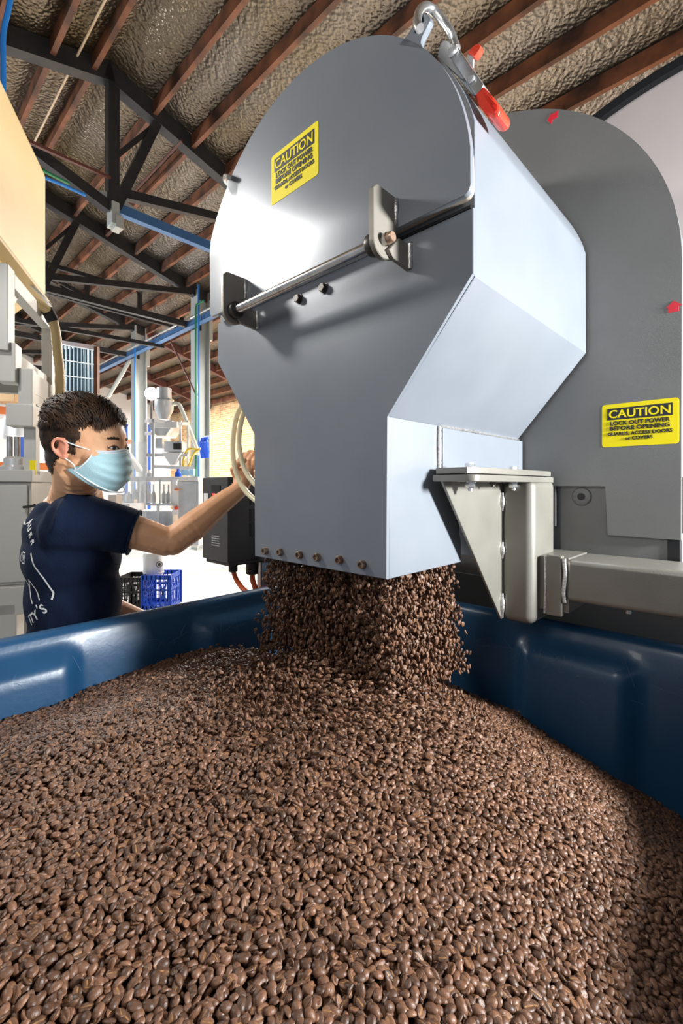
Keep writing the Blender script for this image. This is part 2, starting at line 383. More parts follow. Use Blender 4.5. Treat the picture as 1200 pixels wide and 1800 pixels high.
# glass-block like strip curtain on the left
t = thing('strip_panel', at(138, 690, 7.2), 'blue grey ribbed translucent panel hanging behind the worker', 'panel')
a, b = L_of(at(110, 690, 7.4)), L_of(at(168, 690, 6.9))
g = G(I4)
for k in range(9):
    u = k/8; p = at(112+(166-112)*u, 606+10*u, 7.2-.3*u); q = at(112+(166-112)*u, 760, 7.2-.3*u); g.tube([p, q], .030, 8, smooth=False)
g.out('ribbed_sheet', glassb, t)
g = G(I4); g.beam(at(139, 611, 7.12), at(139, 760, 7.12), .50, .02, (.35, 1, 0)); g.out('backing_sheet', glassb, t)
g = G(I4)
for v in (.0, .18, .36, .54, .72, .9): g.beam(at(111, 606+150*v, 7.15), at(167, 616+140*v, 6.85), .02, .016)
g.out('cross_rail', columnm, t)
g = G(I4); g.beam(at(170, 610, 6.85), at(170, 760, 6.85), .05, .07, (0, 1, 0)); g.beam(at(108, 602, 7.2), at(171, 612, 6.85), .06, .06); g.out('panel_frame', timber, t)

# ------------------------------------------------------------------ left silo packing machine in its own rotated frame
aK = math.atan2(.312, .95)
MK = Matrix.Translation(at(22, 855, 2.0)*1.0-Vector((0, 0, 1.5))) @ Matrix.Rotation(aK, 4, 'Z')
# frame MK: x to the right-away, y away, origin at the near right post, z from the floor
t = thing('packing_machine', MK @ Vector((-.3, .2, 0)), 'grey beige steel packing machine frame and cabinet at the left edge', 'machine')
def kb(name, m, bev, *boxes):
    g = G(MK)
    for b_ in boxes: g.box(*b_, bev)
    return g.out(name, m, t)
kb('upper_post', framem, .004, (-.06, 0, -.05, .03, 2.08, 2.45))
kb('upper_post', framem, .004, (-.03, .02, .52, .58, 1.93, 2.36))
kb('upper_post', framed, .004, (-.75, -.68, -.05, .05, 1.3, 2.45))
kb('upper_rail', framem, .003, (-.05, 0, .03, .58, 2.375, 2.44))
kb('upper_rail', framem, .003, (-.05, 0, .03, .58, 2.03, 2.10))
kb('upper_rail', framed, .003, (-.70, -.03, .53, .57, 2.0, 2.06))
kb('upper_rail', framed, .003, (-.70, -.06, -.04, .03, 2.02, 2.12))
G(MK).prism([(.03, 2.375), (.14, 2.375), (.03, 2.27)], 'x', -.04, -.02).out('corner_gusset', framem, t)
kb('drop_block', framem, .004, (-.05, .02, -.03, .05, 1.95, 2.12))
kb('middle_post', framem, .004, (.02, .075, .0, .05, 1.84, 2.02))
kb('middle_rail', framem, .003, (.01, .05, .08, .56, 1.93, 2.03))
G(MK).prism([(.08, 1.93), (.5, 1.93), (.5, 1.90), (.40, 1.885), (.25, 1.80), (.22, 1.72), (.18, 1.72), (.18, 1.88), (.08, 1.90)], 'x', .035, .05, .002).out('arched_plate', framem, t)
kb('head_block', framem, .005, (-.02, .082, -.02, .08, 1.762, 1.86))
kb('lower_post', framem, .004, (.035, .082, .02, .08, 1.55, 1.78))
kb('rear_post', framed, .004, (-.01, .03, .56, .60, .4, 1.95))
kb('top_deck', framem, .004, (-.75, .082, -.03, .34, 1.52, 1.572))
kb('cabinet', framem, .004, (-.75, .074, -.01, .32, 1.07, 1.52))
kb('cabinet_door', framem, .004, (-.06, .062, -.022, -.01, 1.085, 1.505))
kb('door_gap', vfds, 0, (-.095, -.068, -.016, -.008, 1.085, 1.505))
kb('door_hinge', framed, .002, (-.075, -.055, -.035, -.02, 1.44, 1.48))
kb('door_hinge', framed, .002, (-.075, -.055, -.035, -.02, 1.12, 1.16))
kb('base_rail', framem, .004, (-.75, .09, -.05, .40, .95, 1.07))
kb('foot_post', framem, .006, (-.12, .03, -.05, .05, 0, 1.0))
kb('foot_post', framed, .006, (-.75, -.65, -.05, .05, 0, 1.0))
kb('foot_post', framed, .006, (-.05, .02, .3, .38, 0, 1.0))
kb('warning_label', yellow, 0, (.060, .083, .012, .0195, 1.55, 1.615))
kb('clear_guard', clearp, .003, (.03, .50, .45, .455, 1.10, 1.75))
G(MK).tube([(.05, -.03, 1.41), (.09, -.05, 1.415), (.10, -.06, 1.42)], .006, 8).out('door_handle', blackp, t)
for k, xx in enumerate((-.09, -.06)):
    G(MK).cyl((xx, .25, 1.56), (xx, .25, 1.74), .013).out('piston', steel, t)
G(MK).lathe((-.06, .22, 1.572), [(.06, 0), (.06, .02), (.045, .03), (.045, .06), (.03, .07)], 20).out('filling_head', stainless, t)
# cream tank above
t = thing('cream_tank', MK @ Vector((-.3, .3, 2.5)), 'cream yellow box shaped hopper tank above the grey machine at left edge', 'tank')
G(MK).box(-1.0, -.10, .0, .90, 2.63, 3.42, .05, 4).out('tank_body', cream, t)
G(MK).prism([(-.98, 2.66), (-.12, 2.66), (-.35, 2.42), (-.75, 2.42)], 'y', .05, .85, .01).out('hopper_cone', cream, t)
G(MK).box(-1.02, -.085, -.015, .915, 2.62, 2.645, .008).out('rim_band', mat('tank_rim', (.62, .45, .18), .5), t)
G(MK).tube([(-.12, .62, 2.63), (-.06, .66, 2.58), (-.05, .78, 2.56), (-.08, .86, 2.62)], .008, 8).out('lifting_handle', whitep, t)
# ribbed transfer hose
t = thing('transfer_hose', at(100, 690, 2.4), 'cream ribbed hose bending from the tank down behind the worker', 'hose')
hp = spline([at(20, 500, 2.2), at(52, 525, 2.3), at(85, 548, 2.4), at(97, 580, 2.42), at(101, 620, 2.42), at(105, 660, 2.42), at(107, 760, 2.42)], 8)
G(I4).tube(hp, [.0225+.0022*(k % 2) for k in range(len(hp))], 14, smooth=False).out('ribbed_tube', hosem, t)
G(I4).tube([at(82, 543, 2.4), at(94, 566, 2.42)], .03, 14, smooth=False).out('black_tape', blackp, t)
# pallet racks and stock far behind
def rack(pa, pb, Y0, Y1, label):
    t = thing('pallet_rack', at(pa, 850, Y0), label, 'rack')
    for u in (0, .5, 1):
        px, Y = pa+(pb-pa)*u, Y0+(Y1-Y0)*u; p = at(px, 855, Y)
        G(I4).beam((p.x, p.y, 0), (p.x, p.y, 3.6), .09, .07, (0, 1, 0)).out('upright', rackbl, t)
    for z in (1.0, 1.9, 3.0):
        a, b = at(pa, 855, Y0), at(pb, 855, Y1); G(I4).beam((a.x, a.y, z+.01), (b.x, b.y, z+.01), .06, .15).out('load_beam', rackor, t)
    return t
rack(222, 262, 15.5, 15.6, 'orange and blue pallet rack behind the far column, right of the face')
rack(-20, 100, 9.0, 9.6, 'orange and blue pallet rack seen through the grey machine frame')
G(I4)
for i, (px, py, w_, h_, Y, m, nm, lb, ct) in enumerate([
    (35, 742, 24, 50, 8.8, whitep, 'stock_bag', 'tall white sack standing on the rack behind the machine frame', 'sack'),
    (12, 752, 22, 40, 8.9, whitep, 'stock_bag', 'short white sack beside the steel pistons', 'sack'),
    (85, 800, 16, 26, 8.7, whitep, 'stock_tub', 'stack of pale tubs behind the worker\'s neck', 'tub'),
    (20, 700, 40, 18, 9.0, card, 'stock_carton', 'brown carton on the top level of the left rack', 'carton'),
    (85, 760, 14, 24, 8.9, rackbl, 'stock_crate', 'blue crate on the rack behind the clear guard', 'crate')]):
    a = at(px, py+h_/2, Y); ww = w_/806*Y/2; hh = h_/806*Y
    g = G(I4)
    if nm == 'stock_tub':
        for k in range(4): g.lathe(a+Vector((0, 0, hh*k/4)), [(ww*.85, 0), (ww, hh*.2), (ww*1.05, hh*.22)], 20)
    elif nm == 'stock_bag': g.lathe(a, [(ww*.75, 0), (ww*.98, hh*.12), (ww, hh*.6), (ww*.8, hh*.85), (ww*.3, hh*.95), (ww*.38, hh)], 20)
    else: g.box(a.x-ww, a.x+ww, a.y-ww, a.y+ww, a.z, a.z+hh, .01)
    tag(g.out(nm, m), lb, ct)

# ------------------------------------------------------------------ blender/filling line in the background
YB = 7.6
def bx(g, x0, x1, y0, y1, Y, d, bev=.004):
    a = at(x0, y1, Y); b = at(x1, y0, Y); g.box(a.x, b.x, Y, Y+d, a.z, b.z, bev); return g
t = thing('cyclone_loader', at(288, 740, YB), 'shiny steel cyclone loader on top of the stainless frame', 'loader')
c = at(288, 738, YB+.3); s_ = (YB+.3)/806
G(I4).lathe(c, [(8*s_, 0), (8.2*s_, 2*s_), (16*s_, 18*s_), (16*s_, 34*s_), (14.5*s_, 36*s_)], 28).out('cyclone_body', stainless, t)
G(I4).lathe(c+Vector((0, 0, 36*s_)), [(12.5*s_, 0), (12.5*s_, 19*s_), (11.5*s_, 20*s_)], 24).out('top_can', stainless, t)
G(I4).lathe(c+Vector((0, 0, 34*s_)), [(17*s_, 0), (17*s_, 1.5*s_)], 28).out('clamp_ring', steel, t)
g = G(I4); g.tube([at(303, 710, YB+.3), at(313, 710, YB+.3), at(320, 722, YB+.3), at(345, 786, YB+.3), at(346, 800, YB+.3)], .033, 12)
tag(g.out('conveying_hose', mat('pale_hose', (.83, .84, .74), .4)), 'pale suction hose slanting down from the steel cyclone loader', 'hose')
t = thing('mixer_stand', at(290, 940, YB), 'stainless frame carrying a mixing hopper under the cyclone loader', 'stand')
F = lambda x, y, Y=YB: at(x, y, Y)
for x, Y in ((257, YB), (269, YB-.35), (317, YB), (330, YB+.2)):
    G(I4).beam(F(x, 739, Y), F(x, 842, Y), .032, .032, (0, 1, 0)).out('frame_post', stainless, t)
for a, b in (((257, 741, YB), (269, 739, YB-.35)), ((269, 739, YB-.35), (317, 745, YB)), ((257, 762, YB), (269, 762, YB-.35)), ((317, 745, YB), (331, 745, YB+.2)), ((253, 800, YB), (330, 800, YB)), ((269, 820, YB-.35), (335, 823, YB))):
    G(I4).beam(F(*a), F(*b), .05, .05).out('frame_rail', stainless, t)
g = G(I4); a = at(271, 768, YB); b = at(310, 742, YB)
g.prism([(a.x, b.z), (b.x, b.z), (b.x-.02, b.z-.13), (b.x-.10, a.z), (a.x+.12, a.z), (a.x, b.z-.13)], 'y', YB-.2, YB+.25, .008); g.out('hopper_body', stainless, t)
bx(G(I4), 270, 311, 741, 752, YB-.22, .03).out('hopper_lip', whitep, t)
bx(G(I4), 288, 319, 776, 794, YB-.1, .3).out('gearbox', stainless, t)
bx(G(I4), 304, 318, 779, 790, YB-.13, .05).out('motor', blackp, t)
bx(G(I4), 273, 285, 770, 788, YB-.05, .2).out('valve', stainless, t)
g = G(I4); a = at(288, 818, YB); b = at(322, 796, YB); g.prism([(a.x, b.z), (b.x, b.z), (b.x-.12, a.z), (a.x+.14, a.z)], 'y', YB-.1, YB+.25, .006); g.out('lower_cone', whitep, t)
t = thing('filling_line', at(290, 960, YB-.4), 'white and stainless filling machine on a low base behind the worker\'s arm', 'machine')
bx(G(I4), 195, 348, 838, 846, YB-.4, .7).out('top_cover', whitep, t)
bx(G(I4), 302, 312, 842, 905, YB-.45, .5).out('control_column', whitep, t)
bx(G(I4), 312, 349, 846, 960, YB-.4, .7, .01).out('cabinet', stainless, t)
for (x0, x1, y0, y1, m) in ((306, 309, 845, 853, whitep), (306, 313, 859, 862, rackor), (306, 311, 890, 896, redgrip)):
    bx(G(I4), x0, x1, y0, y1, YB-.5, .06, .002).out('switch', m, t)
bx(G(I4), 243, 303, 846, 884, YB-.1, .01).out('guard_glass', clearp, t)
for x in (243, 258, 281, 302): G(I4).beam(F(x, 842, YB-.42), F(x, 888, YB-.42), .02, .02, (0, 1, 0)).out('guard_post', stainless, t)
for k, x in enumerate((250, 262, 270, 288, 296)):
    p = F(x, 884, YB-.15+.05*(k % 2)); G(I4).lathe(p, [(.03, 0), (.035, .02), (.035, .14), (.012, .19), (.012, .30)], 14).out('filling_nozzle', [stainless, whitep][k % 2], t)
bx(G(I4), 258, 303, 885, 889, YB-.5, .5).out('round_table', stainless, t)
G(I4).beam(F(278, 889, YB-.4), F(278, 930, YB-.4), .04, .04, (0, 1, 0)).out('table_leg', stainless, t)
bx(G(I4), 200, 303, 898, 965, YB-.2, .5, .01).out('base_cabinet', stainless, t)
bx(G(I4), 196, 303, 926, 930, YB-.5, .6).out('base_rail', stainless, t)
bx(G(I4), 205, 235, 868, 900, YB-.1, .4).out('side_unit', stainless, t)
for k in range(5): G(I4).lathe(F(232+7*k, 966, YB-.45), [(.02, 0), (.025, .01), (.012, .03), (.012, .09)], 12).out('machine_foot', stainless, t)
rg = random.Random(3)
for k, (x, y, m, nm, lb, ct) in enumerate([(214, 884, whitep, 'pouch', 'white pouch lying on the left end of the filling line', 'pouch'), (226, 876, whitep, 'pouch', 'upright white pouch nearest the steel side unit', 'pouch'), (238, 872, stainless, 'jug', 'small steel jug on the filling line', 'jug'), (262, 838, whitep, 'bottle', 'white bottle at the foot of the far column', 'bottle'), (313, 836, bluep, 'tub', 'small blue tub on the cabinet top', 'tub')]):
    p = F(x, y+6, YB-.3); g = G(I4); g.lathe(p, [(.045, 0), (.055, .02), (.05, .10), (.022, .13), (.025, .16)], 16); tag(g.out(nm, m), lb, ct)
g = bx(G(I4), 318, 330, 822, 836, YB, .12, .006); tag(g.out('blue_tub', mat('pale_blue_tub', (.30, .52, .70), .5)), 'pale blue tub on the stainless cabinet, left one of two', 'tub')
g = bx(G(I4), 333, 340, 824, 836, YB, .10, .006); tag(g.out('blue_tub', mat('pale_blue_tub2', (.30, .52, .70), .5)), 'smaller pale blue tub right beside the column pipe', 'tub')
g = bx(G(I4), 190, 204, 870, 886, 4.6, .12, .003); tag(g.out('carton', card), 'open brown carton just behind the worker\'s shoulder', 'carton')
g = bx(G(I4), 197, 228, 886, 898, 4.9, .3, .003); tag(g.out('carton', whitep), 'flat white carton behind the sleeve', 'carton')
pipe('looped_hose', yelhose, [F(346, 790), F(330, 790), F(322, 808), F(324, 824), F(332, 818), F(340, 798), F(352, 788)], .018, 'yellow looped hose hanging left of the nearer column', 'hose')
pipe('yellow_rope', yelhose, [at(219, 776, 9.5), at(226, 800, 9.6), at(242, 828, 9.8)], .03, 'yellow strap slanting down behind the mask', 'strap')
pipe('slanted_rail', whitep, [at(215, 785, 6.4), at(246, 826, 6.9)], .045, 'white conveyor rail slanting down right of the mask', 'rail')
t = thing('work_light', at(266, 706, 12.2), 'bright white round work light under the roof beside the loader', 'lamp')
G(I4).ball(at(266, 692, 12.2), (.17, .10, .17)).out('lamp_glass', lampm, t)
G(I4).cyl(at(266, 700, 12.25), at(266, 740, 12.25), .03).out('lamp_pole', darksteel, t)
# blue hose reel on the column
t = thing('hook_rail', W(XA, 4.75, 2.0), 'white hook rail with blue aprons hanging on the nearer column', 'rack')
G().box(XA-.14, XA+.16, 4.60, 4.66, 2.55, 2.62, .01).out('hook_bar', whitep, t)
for k in range(5):
    G().tube([(XA-.12+.06*k, 4.56, 2.57), (XA-.12+.06*k, 4.54, 2.45), (XA-.115+.06*k, 4.55, 2.3), (XA-.11+.06*k, 4.56, 2.12+.03*(k % 2))], [.025, .04, .045, .035], 10).out('apron', bluep, t)
# crates and bucket on the floor
def crate(px0, px1, py0, py1, Y, d, m, label):
    a = at(px0, py1, Y); b = at(px1, py0, Y); t = thing('milk_crate', ((a.x+b.x)/2, Y+d/2, a.z), label, 'crate', None)
    x0, x1, z0, z1 = a.x, b.x, a.z, b.z; r_ = .012
    def side(P):       # P(u,z) -> point, lattice wall
        g = G(I4)
        for z, h in ((z0+.02, .04), (z1-.02, .05), ((z0+z1)/2+.03, .02)): g.beam(P(0, z), P(1, z), .012, h)
        for k in range(7): g.beam(P(k/6, z0), P(k/6, z1), .012, .010 if 0 < k < 6 else .035, (P(1, 0)-P(0, 0)).normalized())
        for k in range(1, 8): g.beam(P(.0, z0+(z1-z0)*k/8), P(.45, z0+(z1-z0)*k/8), .008, .008)
        g.beam(P(.62, z0+.05), P(.9, z1-.06), .01, .02); g.beam(P(.9, z0+.05), P(.62, z1-.06), .01, .02)
        g.out('lattice_side', m, t)
    side(lambda u, z: Vector((x0+(x1-x0)*u, Y, z))); side(lambda u, z: Vector((x0+(x1-x0)*u, Y+d, z)))
    side(lambda u, z: Vector((x0, Y+d*u, z))); side(lambda u, z: Vector((x1, Y+d*u, z)))
    G(I4).box(x0, x1, Y, Y+d, z0, z0+.012).out('crate_base', m, t)
    return t
crate(250, 298, 1012, 1072, 5.05, .34, bluep, 'bright blue plastic crate on the floor under the white bucket')
crate(206, 248, 1016, 1076, 5.05, .34, blackp, 'black plastic crate on the floor left of the blue crate')
t = thing('white_bucket', at(269, 1011, 5.2), 'white lidded bucket with round black emblem standing on the blue crate', 'bucket')
s_ = 5.2/806; c = at(270, 1011, 5.22)
G(I4).lathe(c, [(15.5*s_, 0), (17*s_, 4*s_), (17.5*s_, 36*s_), (16*s_, 40*s_)], 32).out('bucket_body', whitep, t)
G(I4).lathe(c+Vector((0, 0, 5*s_)), [(17.6*s_, 0), (17.6*s_, 1*s_)], 32).out('bucket_ring', maskw, t)
ec = at(280, 992, 5.2-.105)
Me = Matrix.Translation(ec) @ Matrix.Rotation(R(35), 4, 'Z') @ Matrix.Rotation(R(90), 4, 'X')
g = G(Me); g.lathe((0, 0, 0), [(.036, -.001), (.036, .001)], 24); g.out('emblem_disc', black, t)
g = G(Me); g.lathe((0, 0, .001), [(.028, -.001), (.028, .001)], 24); g.out('emblem_ring', whitep, t)
g = G(Me); g.prism([(-.012, .012), (-.016, .022), (-.006, .016), (.006, .016), (.016, .022), (.012, .012), (.014, -.004), (.010, -.018), (-.010, -.018), (-.014, -.004)], 'z', .0015, .003); g.out('emblem_mark', black, t)

# ------------------------------------------------------------------ motor drive box by the worker's hand
t = thing('motor_drive', W(-1.02, .45, 0), 'charcoal variable speed drive box with red digits on a grey post', 'drive unit')
x0, x1, y0, y1 = -1.225, -1.035, .335, .56
za, zb = 1.205, 1.537
G().box(x0, x1, y0, y1, za, zb, .006).box(x0+.012, x1-.006, y0+.01, y1, za-.015, za, .003).out('drive_case', vfdm, t)
G().box(x0+.075, x0+.14, y0-.003, y0+.002, 1.40, 1.505).out('display_window', vfds, t)
for k in range(3): G().box(x0+.08+.02*k, x0+.09+.02*k, y0-.005, y0-.002, 1.41, 1.46).out('display_bar', framed, t)
Mt = ML @ Matrix.Translation((x0+.11, y0-.006, 1.452)) @ Matrix.Rotation(R(90), 4, 'X')
text('20.0', t, Mt, display, .028, .0006, 'digits')
G().box(x0+.015, x0+.047, y0-.002, y0+.001, 1.435, 1.472).out('small_label', whitep, t)
g = G()
for k in range(5): g.box(x0+.075, x0+.13+.004*(k % 2), y0-.0015, y0, 1.265+.009*k, 1.268+.009*k)
g.out('printed_lines', mat('grey_print', (.45, .47, .5), .6), t)
for zz, hh in ((1.30, .055), (1.36, .05), (1.425, .05)):
    for k in range(5): G().box(x1-.001, x1+.0015, y0+.10+.018*k, y0+.108+.018*k, zz, zz+hh).out('vent_slot', vfds, t)
G().box(x1-.001, x1+.004, y0+.01, y1-.02, 1.508, 1.514).out('edge_strip', steel, t)
G().lathe((x0+.15, y0+.05, 1.16), [(.013, 0), (.018, .004), (.018, .028), (.02, .03)], 16).out('cable_gland', blackp, t)
G().lathe((x1-.01, y0+.12, 1.145), [(.018, 0), (.026, .004), (.026, .04), (.028, .045)], 16).out('cable_gland', blackp, t)
G().tube([(x0+.15, y0+.05, 1.165), (x0+.17, y0+.06, 1.12), (x0+.24, y0+.07, 1.085), (x0+.45, y0+.09, 1.08)], .010, 10).out('orange_cable', orange, t)
G().tube([(x1-.01, y0+.12, 1.15), (x1, y0+.12, 1.11), (x1+.06, y0+.12, 1.065), (x1+.3, y0+.13, 1.05)], .011, 10).out('orange_cable', orange, t)
G().box(x1-.03, x1+.10, y1-.04, y1+.06, 0, 1.3, .004).out('support_post', vfdm, t)
G().cyl((x1+.04, y1-.08, 0), (x1+.04, y1-.08, 1.2), .03).out('round_post', steel, t)
t = thing('clear_hose', W(-.8, .3, 1.5), 'pair of clear yellowish hoses looping down beside the drive box', 'hose')
for pp in ([(432, 700), (415, 735), (409, 790), (416, 835), (436, 868), (470, 895)], [(436, 705), (424, 740), (420, 780), (428, 820), (445, 848), (470, 868)]):
    G().tube([PY(x, y, .06) for x, y in pp], .0068, 12).out('hose_loop', clearhose, t)

# ------------------------------------------------------------------ discharge hood
HX, HZ, HR = -.196, 1.955, .371
hood = thing('discharge_hood', W(HX, .27, 1.338), 'large grey sheet steel discharge hood with round door pouring beans into the bin', 'hood')
def arch(xl, xr, zb, r, cx=HX, cz=HZ, n=48):
    return [(xr, zb)]+[(cx+r*math.cos(a), cz+r*math.sin(a)) for a in np.linspace(0, math.pi, n)]+[(xl, zb)]
XL, XR = -.547, .163
clx = lambda x, a, b: max(a, min(b, x))
body = [(0, 1.622), (XR, 1.815)]+[(HX+HR*math.cos(a), HZ+HR*math.sin(a)) for a in np.linspace(R(15), R(161.5), 60)]+[(XL, 1.815), (-.387, 1.622)]
G().prism(body, 'y', .002, .55, .004, 2).out('hood_shell', paint, hood, ang=28)
g = G()   # open bottomed chute of four sheets
side = [(.002, 1.338), (.253, 1.338), (.253, 1.384), (.224, 1.450), (.178, 1.505), (.170, 1.530), (.170, 1.622), (.002, 1.622)]
g.prism(side, 'x', -.004, 0, .0008, 1); g.prism(side, 'x', -.387, -.383, .0008, 1)
g.prism([(.25, 1.338), (.253, 1.338), (.253, 1.62), (.25, 1.62)], 'x', -.383, -.004)
g.box(-.383, -.004, .165, .55, 1.535, 1.622); g.out('chute', paint, hood)
G().box(-.006, 0, .16, .548, 1.535, 1.6215).out('chute_side', paint, hood)
lp = [(-.387, 1.338), (0, 1.338), (0, 1.622), (XR, 1.818), (XR, 1.917), (XL, 1.917), (XL, 1.818), (-.387, 1.622)]
G().prism(lp, 'y', -.004, .0025, .0012, 1).out('front_plate', paint, hood)
# door with its corner radius, and rolled edge behind it
dr = .374; dcz = 1.95; DX = -.2; DL, DR = -.541, .173
def doorout(r, zb=1.923, rc=.012, k=0):
    pts = [(clx(DX+r*math.cos(a), DL+k, DR-k), dcz+r*math.sin(a)) for a in np.linspace(R(6), R(161), 72)]
    l_, r_ = DL+k, DR-k
    pts += [(l_, zb+rc)]+[(l_+rc-rc*math.cos(a), zb+rc-rc*math.sin(a)) for a in (R(30), R(60), R(90))]
    pts += [(r_-rc+rc*math.sin(a), zb+rc-rc*math.cos(a)) for a in (0, R(30), R(60))]+[(r_, zb+rc)]
    return pts
door = G().prism(doorout(dr), 'y', -.030, -.020, .0018, 2).out('door', paint, hood)
G().prism(doorout(dr-.008, 1.930, k=.008), 'y', -.021, -.003).out('door_seal', seal, door)
# lugs standing off the door rim, each with a slot
def lug(pts_px, name='door_lug'):
    pts = [(PY(x, y, -.030)[0], PY(x, y, -.030)[2]) for x, y in pts_px]
    return pts
g = G(); P_ = lug([(703, 74), (712, 66), (721, 55), (729, 40), (735, 27)]); Q_ = lug([(748, 85), (738, 77), (737, 71), (744, 57), (751, 46), (756, 35), (755, 29), (750, 26)])
g.prism(P_[:1]+P_[1:]+lug([(738.5, 32)])+lug([(733, 46), (729, 54), (732, 58), (737, 52), (744, 40), (746, 34)])[0:0]+[], 'y', -.030, -.020, .0008, 1) if False else None
A_ = lug([(700, 80), (712, 66), (722, 52), (731, 37), (736, 27), (743, 22), (750, 24), (756, 30), (756, 37), (748, 52), (740, 66), (738, 76), (746, 88)])
g.prism(A_, 'y', -.030, -.020, .001, 1); g.out('door_lug', paint, door)
G().prism(lug([(728, 56), (731, 48), (737, 38), (741, 31), (745, 31), (745, 36), (739, 47), (733, 57), (730, 59)]), 'y', -.0308, -.0195).out('lug_slot', vfds, door)
B_ = lug([(412, 300), (404, 313), (399, 316), (397, 322), (399, 330), (404, 334), (406, 345)])
g = G(); g.prism([(x, z) for x, z in B_]+lug([(416, 345), (420, 310)]), 'y', -.030, -.020, .001, 1); g.out('door_lug', paint, door)
G().tube([PY(402, 312, -.045), PY(396, 310, -.03), PY(396, 318, -.015), PY(403, 324, .0), PY(410, 322, .03)], .0055, 10).out('clamp_hook', zinc, hood)
# hinge: round-nosed ears on the door and on the plate, rod, collars
def ear(xc, name='hinge_ear'):
    n = 9; r = .027; yc, zc = -.063, 1.888; top = 1.972
    pts = [(-.030, top)]+[(-.080, top)]+[(-.090, top-.010)]+[(yc+r*math.cos(a), zc+r*math.sin(a)) for a in np.linspace(R(185), R(300), n)]+[(-.030, 1.872)]
    return G().prism(pts, 'x', xc-.005, xc+.005, .0012, 1)
RODY, RODZ = -.064, 1.889
for xc in (-.388, .036):
    e = ear(xc).out('hinge_ear', ear_m, door)
    G().tube([(xc+.004, -.031, 1.970), (xc+.006, -.033, 1.955), (xc+.004, -.031, 1.94), (xc+.006, -.033, 1.925)], .0035, 8).out('weld', weldm, door)
    g = G(); g.prism([(-.004, 1.902), (-.034, 1.902), (-.060, 1.874), (-.048, 1.864), (-.004, 1.860)], 'x', xc+.005, xc+.013, .001, 1); g.out('lower_ear', ear_m, hood)
    G().tube([(xc+.014, -.006, 1.861), (xc+.014, -.006, 1.902)], .004, 8).out('weld', weldm, hood)
rod = G().cyl((-.398, RODY, RODZ), (.050, RODY, RODZ), .0098, seg=24).out('hinge_rod', steel, hood)
G().lathe((.048, RODY, RODZ), [(.0085, 0), (.0085, .010), (.0072, .012)], 20, 'x').out('rod_end', mat('copper_end', (.55, .36, .25), .35, .8), rod)
for xa, xb in ((-.383, -.366), (.013, .030)):
    G().lathe((0, RODY, RODZ), [(.011, xa), (.0165, xa), (.018, xa+.003), (.018, xb-.003), (.0165, xb), (.011, xb)], 28, 'x').out('collar', darksteel, rod)
G().box(.010, XR-.004, -.0045, -.002, 1.9175, 1.922).out('door_shadow_strip', blackp, hood)  # black strip stands in for the shadow below the door edge
for px, py in ((526, 526), (570, 507)):
    p = PY(px, py, -.004); g = G(); g.lathe((p[0], -.004, p[2]), [(.0105, 0), (.0105, -.002)], 20, 'y'); g.hexbolt((p[0], -.006, p[2]), (0, -1, 0), .0088, .008); g.out('hex_bolt', darksteel, hood)
for px, py in ((468, 968), (494, 970), (528, 975), (559, 979), (598, 984), (638, 992)):
    p = PY(px, py, -.004); g = G(); g.lathe((p[0], -.004, p[2]), [(.0082, 0), (.0082, -.008), (.0072, -.0095), (.0045, -.0095), (.0042, -.005)], 18, 'y'); g.out('cap_screw', mat('rusty_screw', (.42, .34, .27), .35, .8, (.20, .11, .06), 90), hood)
    G().lathe((p[0], -.0095, p[2]), [(.0040, .004), (.0040, .0045)], 6, 'y').out('screw_socket', vfds, hood)
# weld seams on the shell
G().tube([(.001, .168, 1.6205), (.0015, .30, 1.6215), (.001, .42, 1.6205), (.001, .548, 1.621)], .0035, 8).out('weld', weldm, hood)
G().tube([(.002, .162, 1.536), (.003, .161, 1.58), (.002, .162, 1.62)], .0045, 8).out('weld', weldm, hood)
G().box(-.001, .011, .163, .552, 1.536, 1.6165, .001).out('side_tab', paint, hood)
# caution stickers
def sticker(parent, y, c_px, w_, h_, name='caution_label', cx=None, cz=None):
    if cx is None: cx, _, cz = PY(*c_px, y)
    rr = .006; g = G(); pts = []
    for sx, sz, a0 in ((1, 1, 0), (-1, 1, 90), (-1, -1, 180), (1, -1, 270)):
        for a in (0, 30, 60, 90): pts.append((cx+sx*(w_/2-rr)+rr*math.cos(R(a0+a)), cz+sz*(h_/2-rr)+rr*math.sin(R(a0+a))))
    g.prism(pts, 'y', y-.0006, y); st = g.out(name, yellow, parent)
    g = G(); g.box(cx-w_*.425, cx+w_*.425, y-.0010, y-.0005, cz+h_*.13, cz+h_*.40); g.out('black_band', black, st)
    def T(s, zf, size, m, wd, b_=.0): 
        M = ML @ Matrix.Translation((cx, y-.0013, cz+h_*zf)) @ Matrix.Rotation(R(90), 4, 'X')
        text(s, st, M, m, size*h_, b_*h_, width=wd*w_)
    T('CAUTION', .175, .26, yellow, .80, .004)
    T('LOCK OUT POWER', .005, .125, black, .78, .0045); T('BEFORE OPENING', -.115, .125, black, .78, .0045)
    T('GUARDS, ACCESS DOORS', -.235, .105, black, .84, .0035); T('or COVERS', -.35, .105, black, .36, .0035)
    return st
sticker(door, -.030, None, .146, .104, cx=-.2175, cz=2.150)
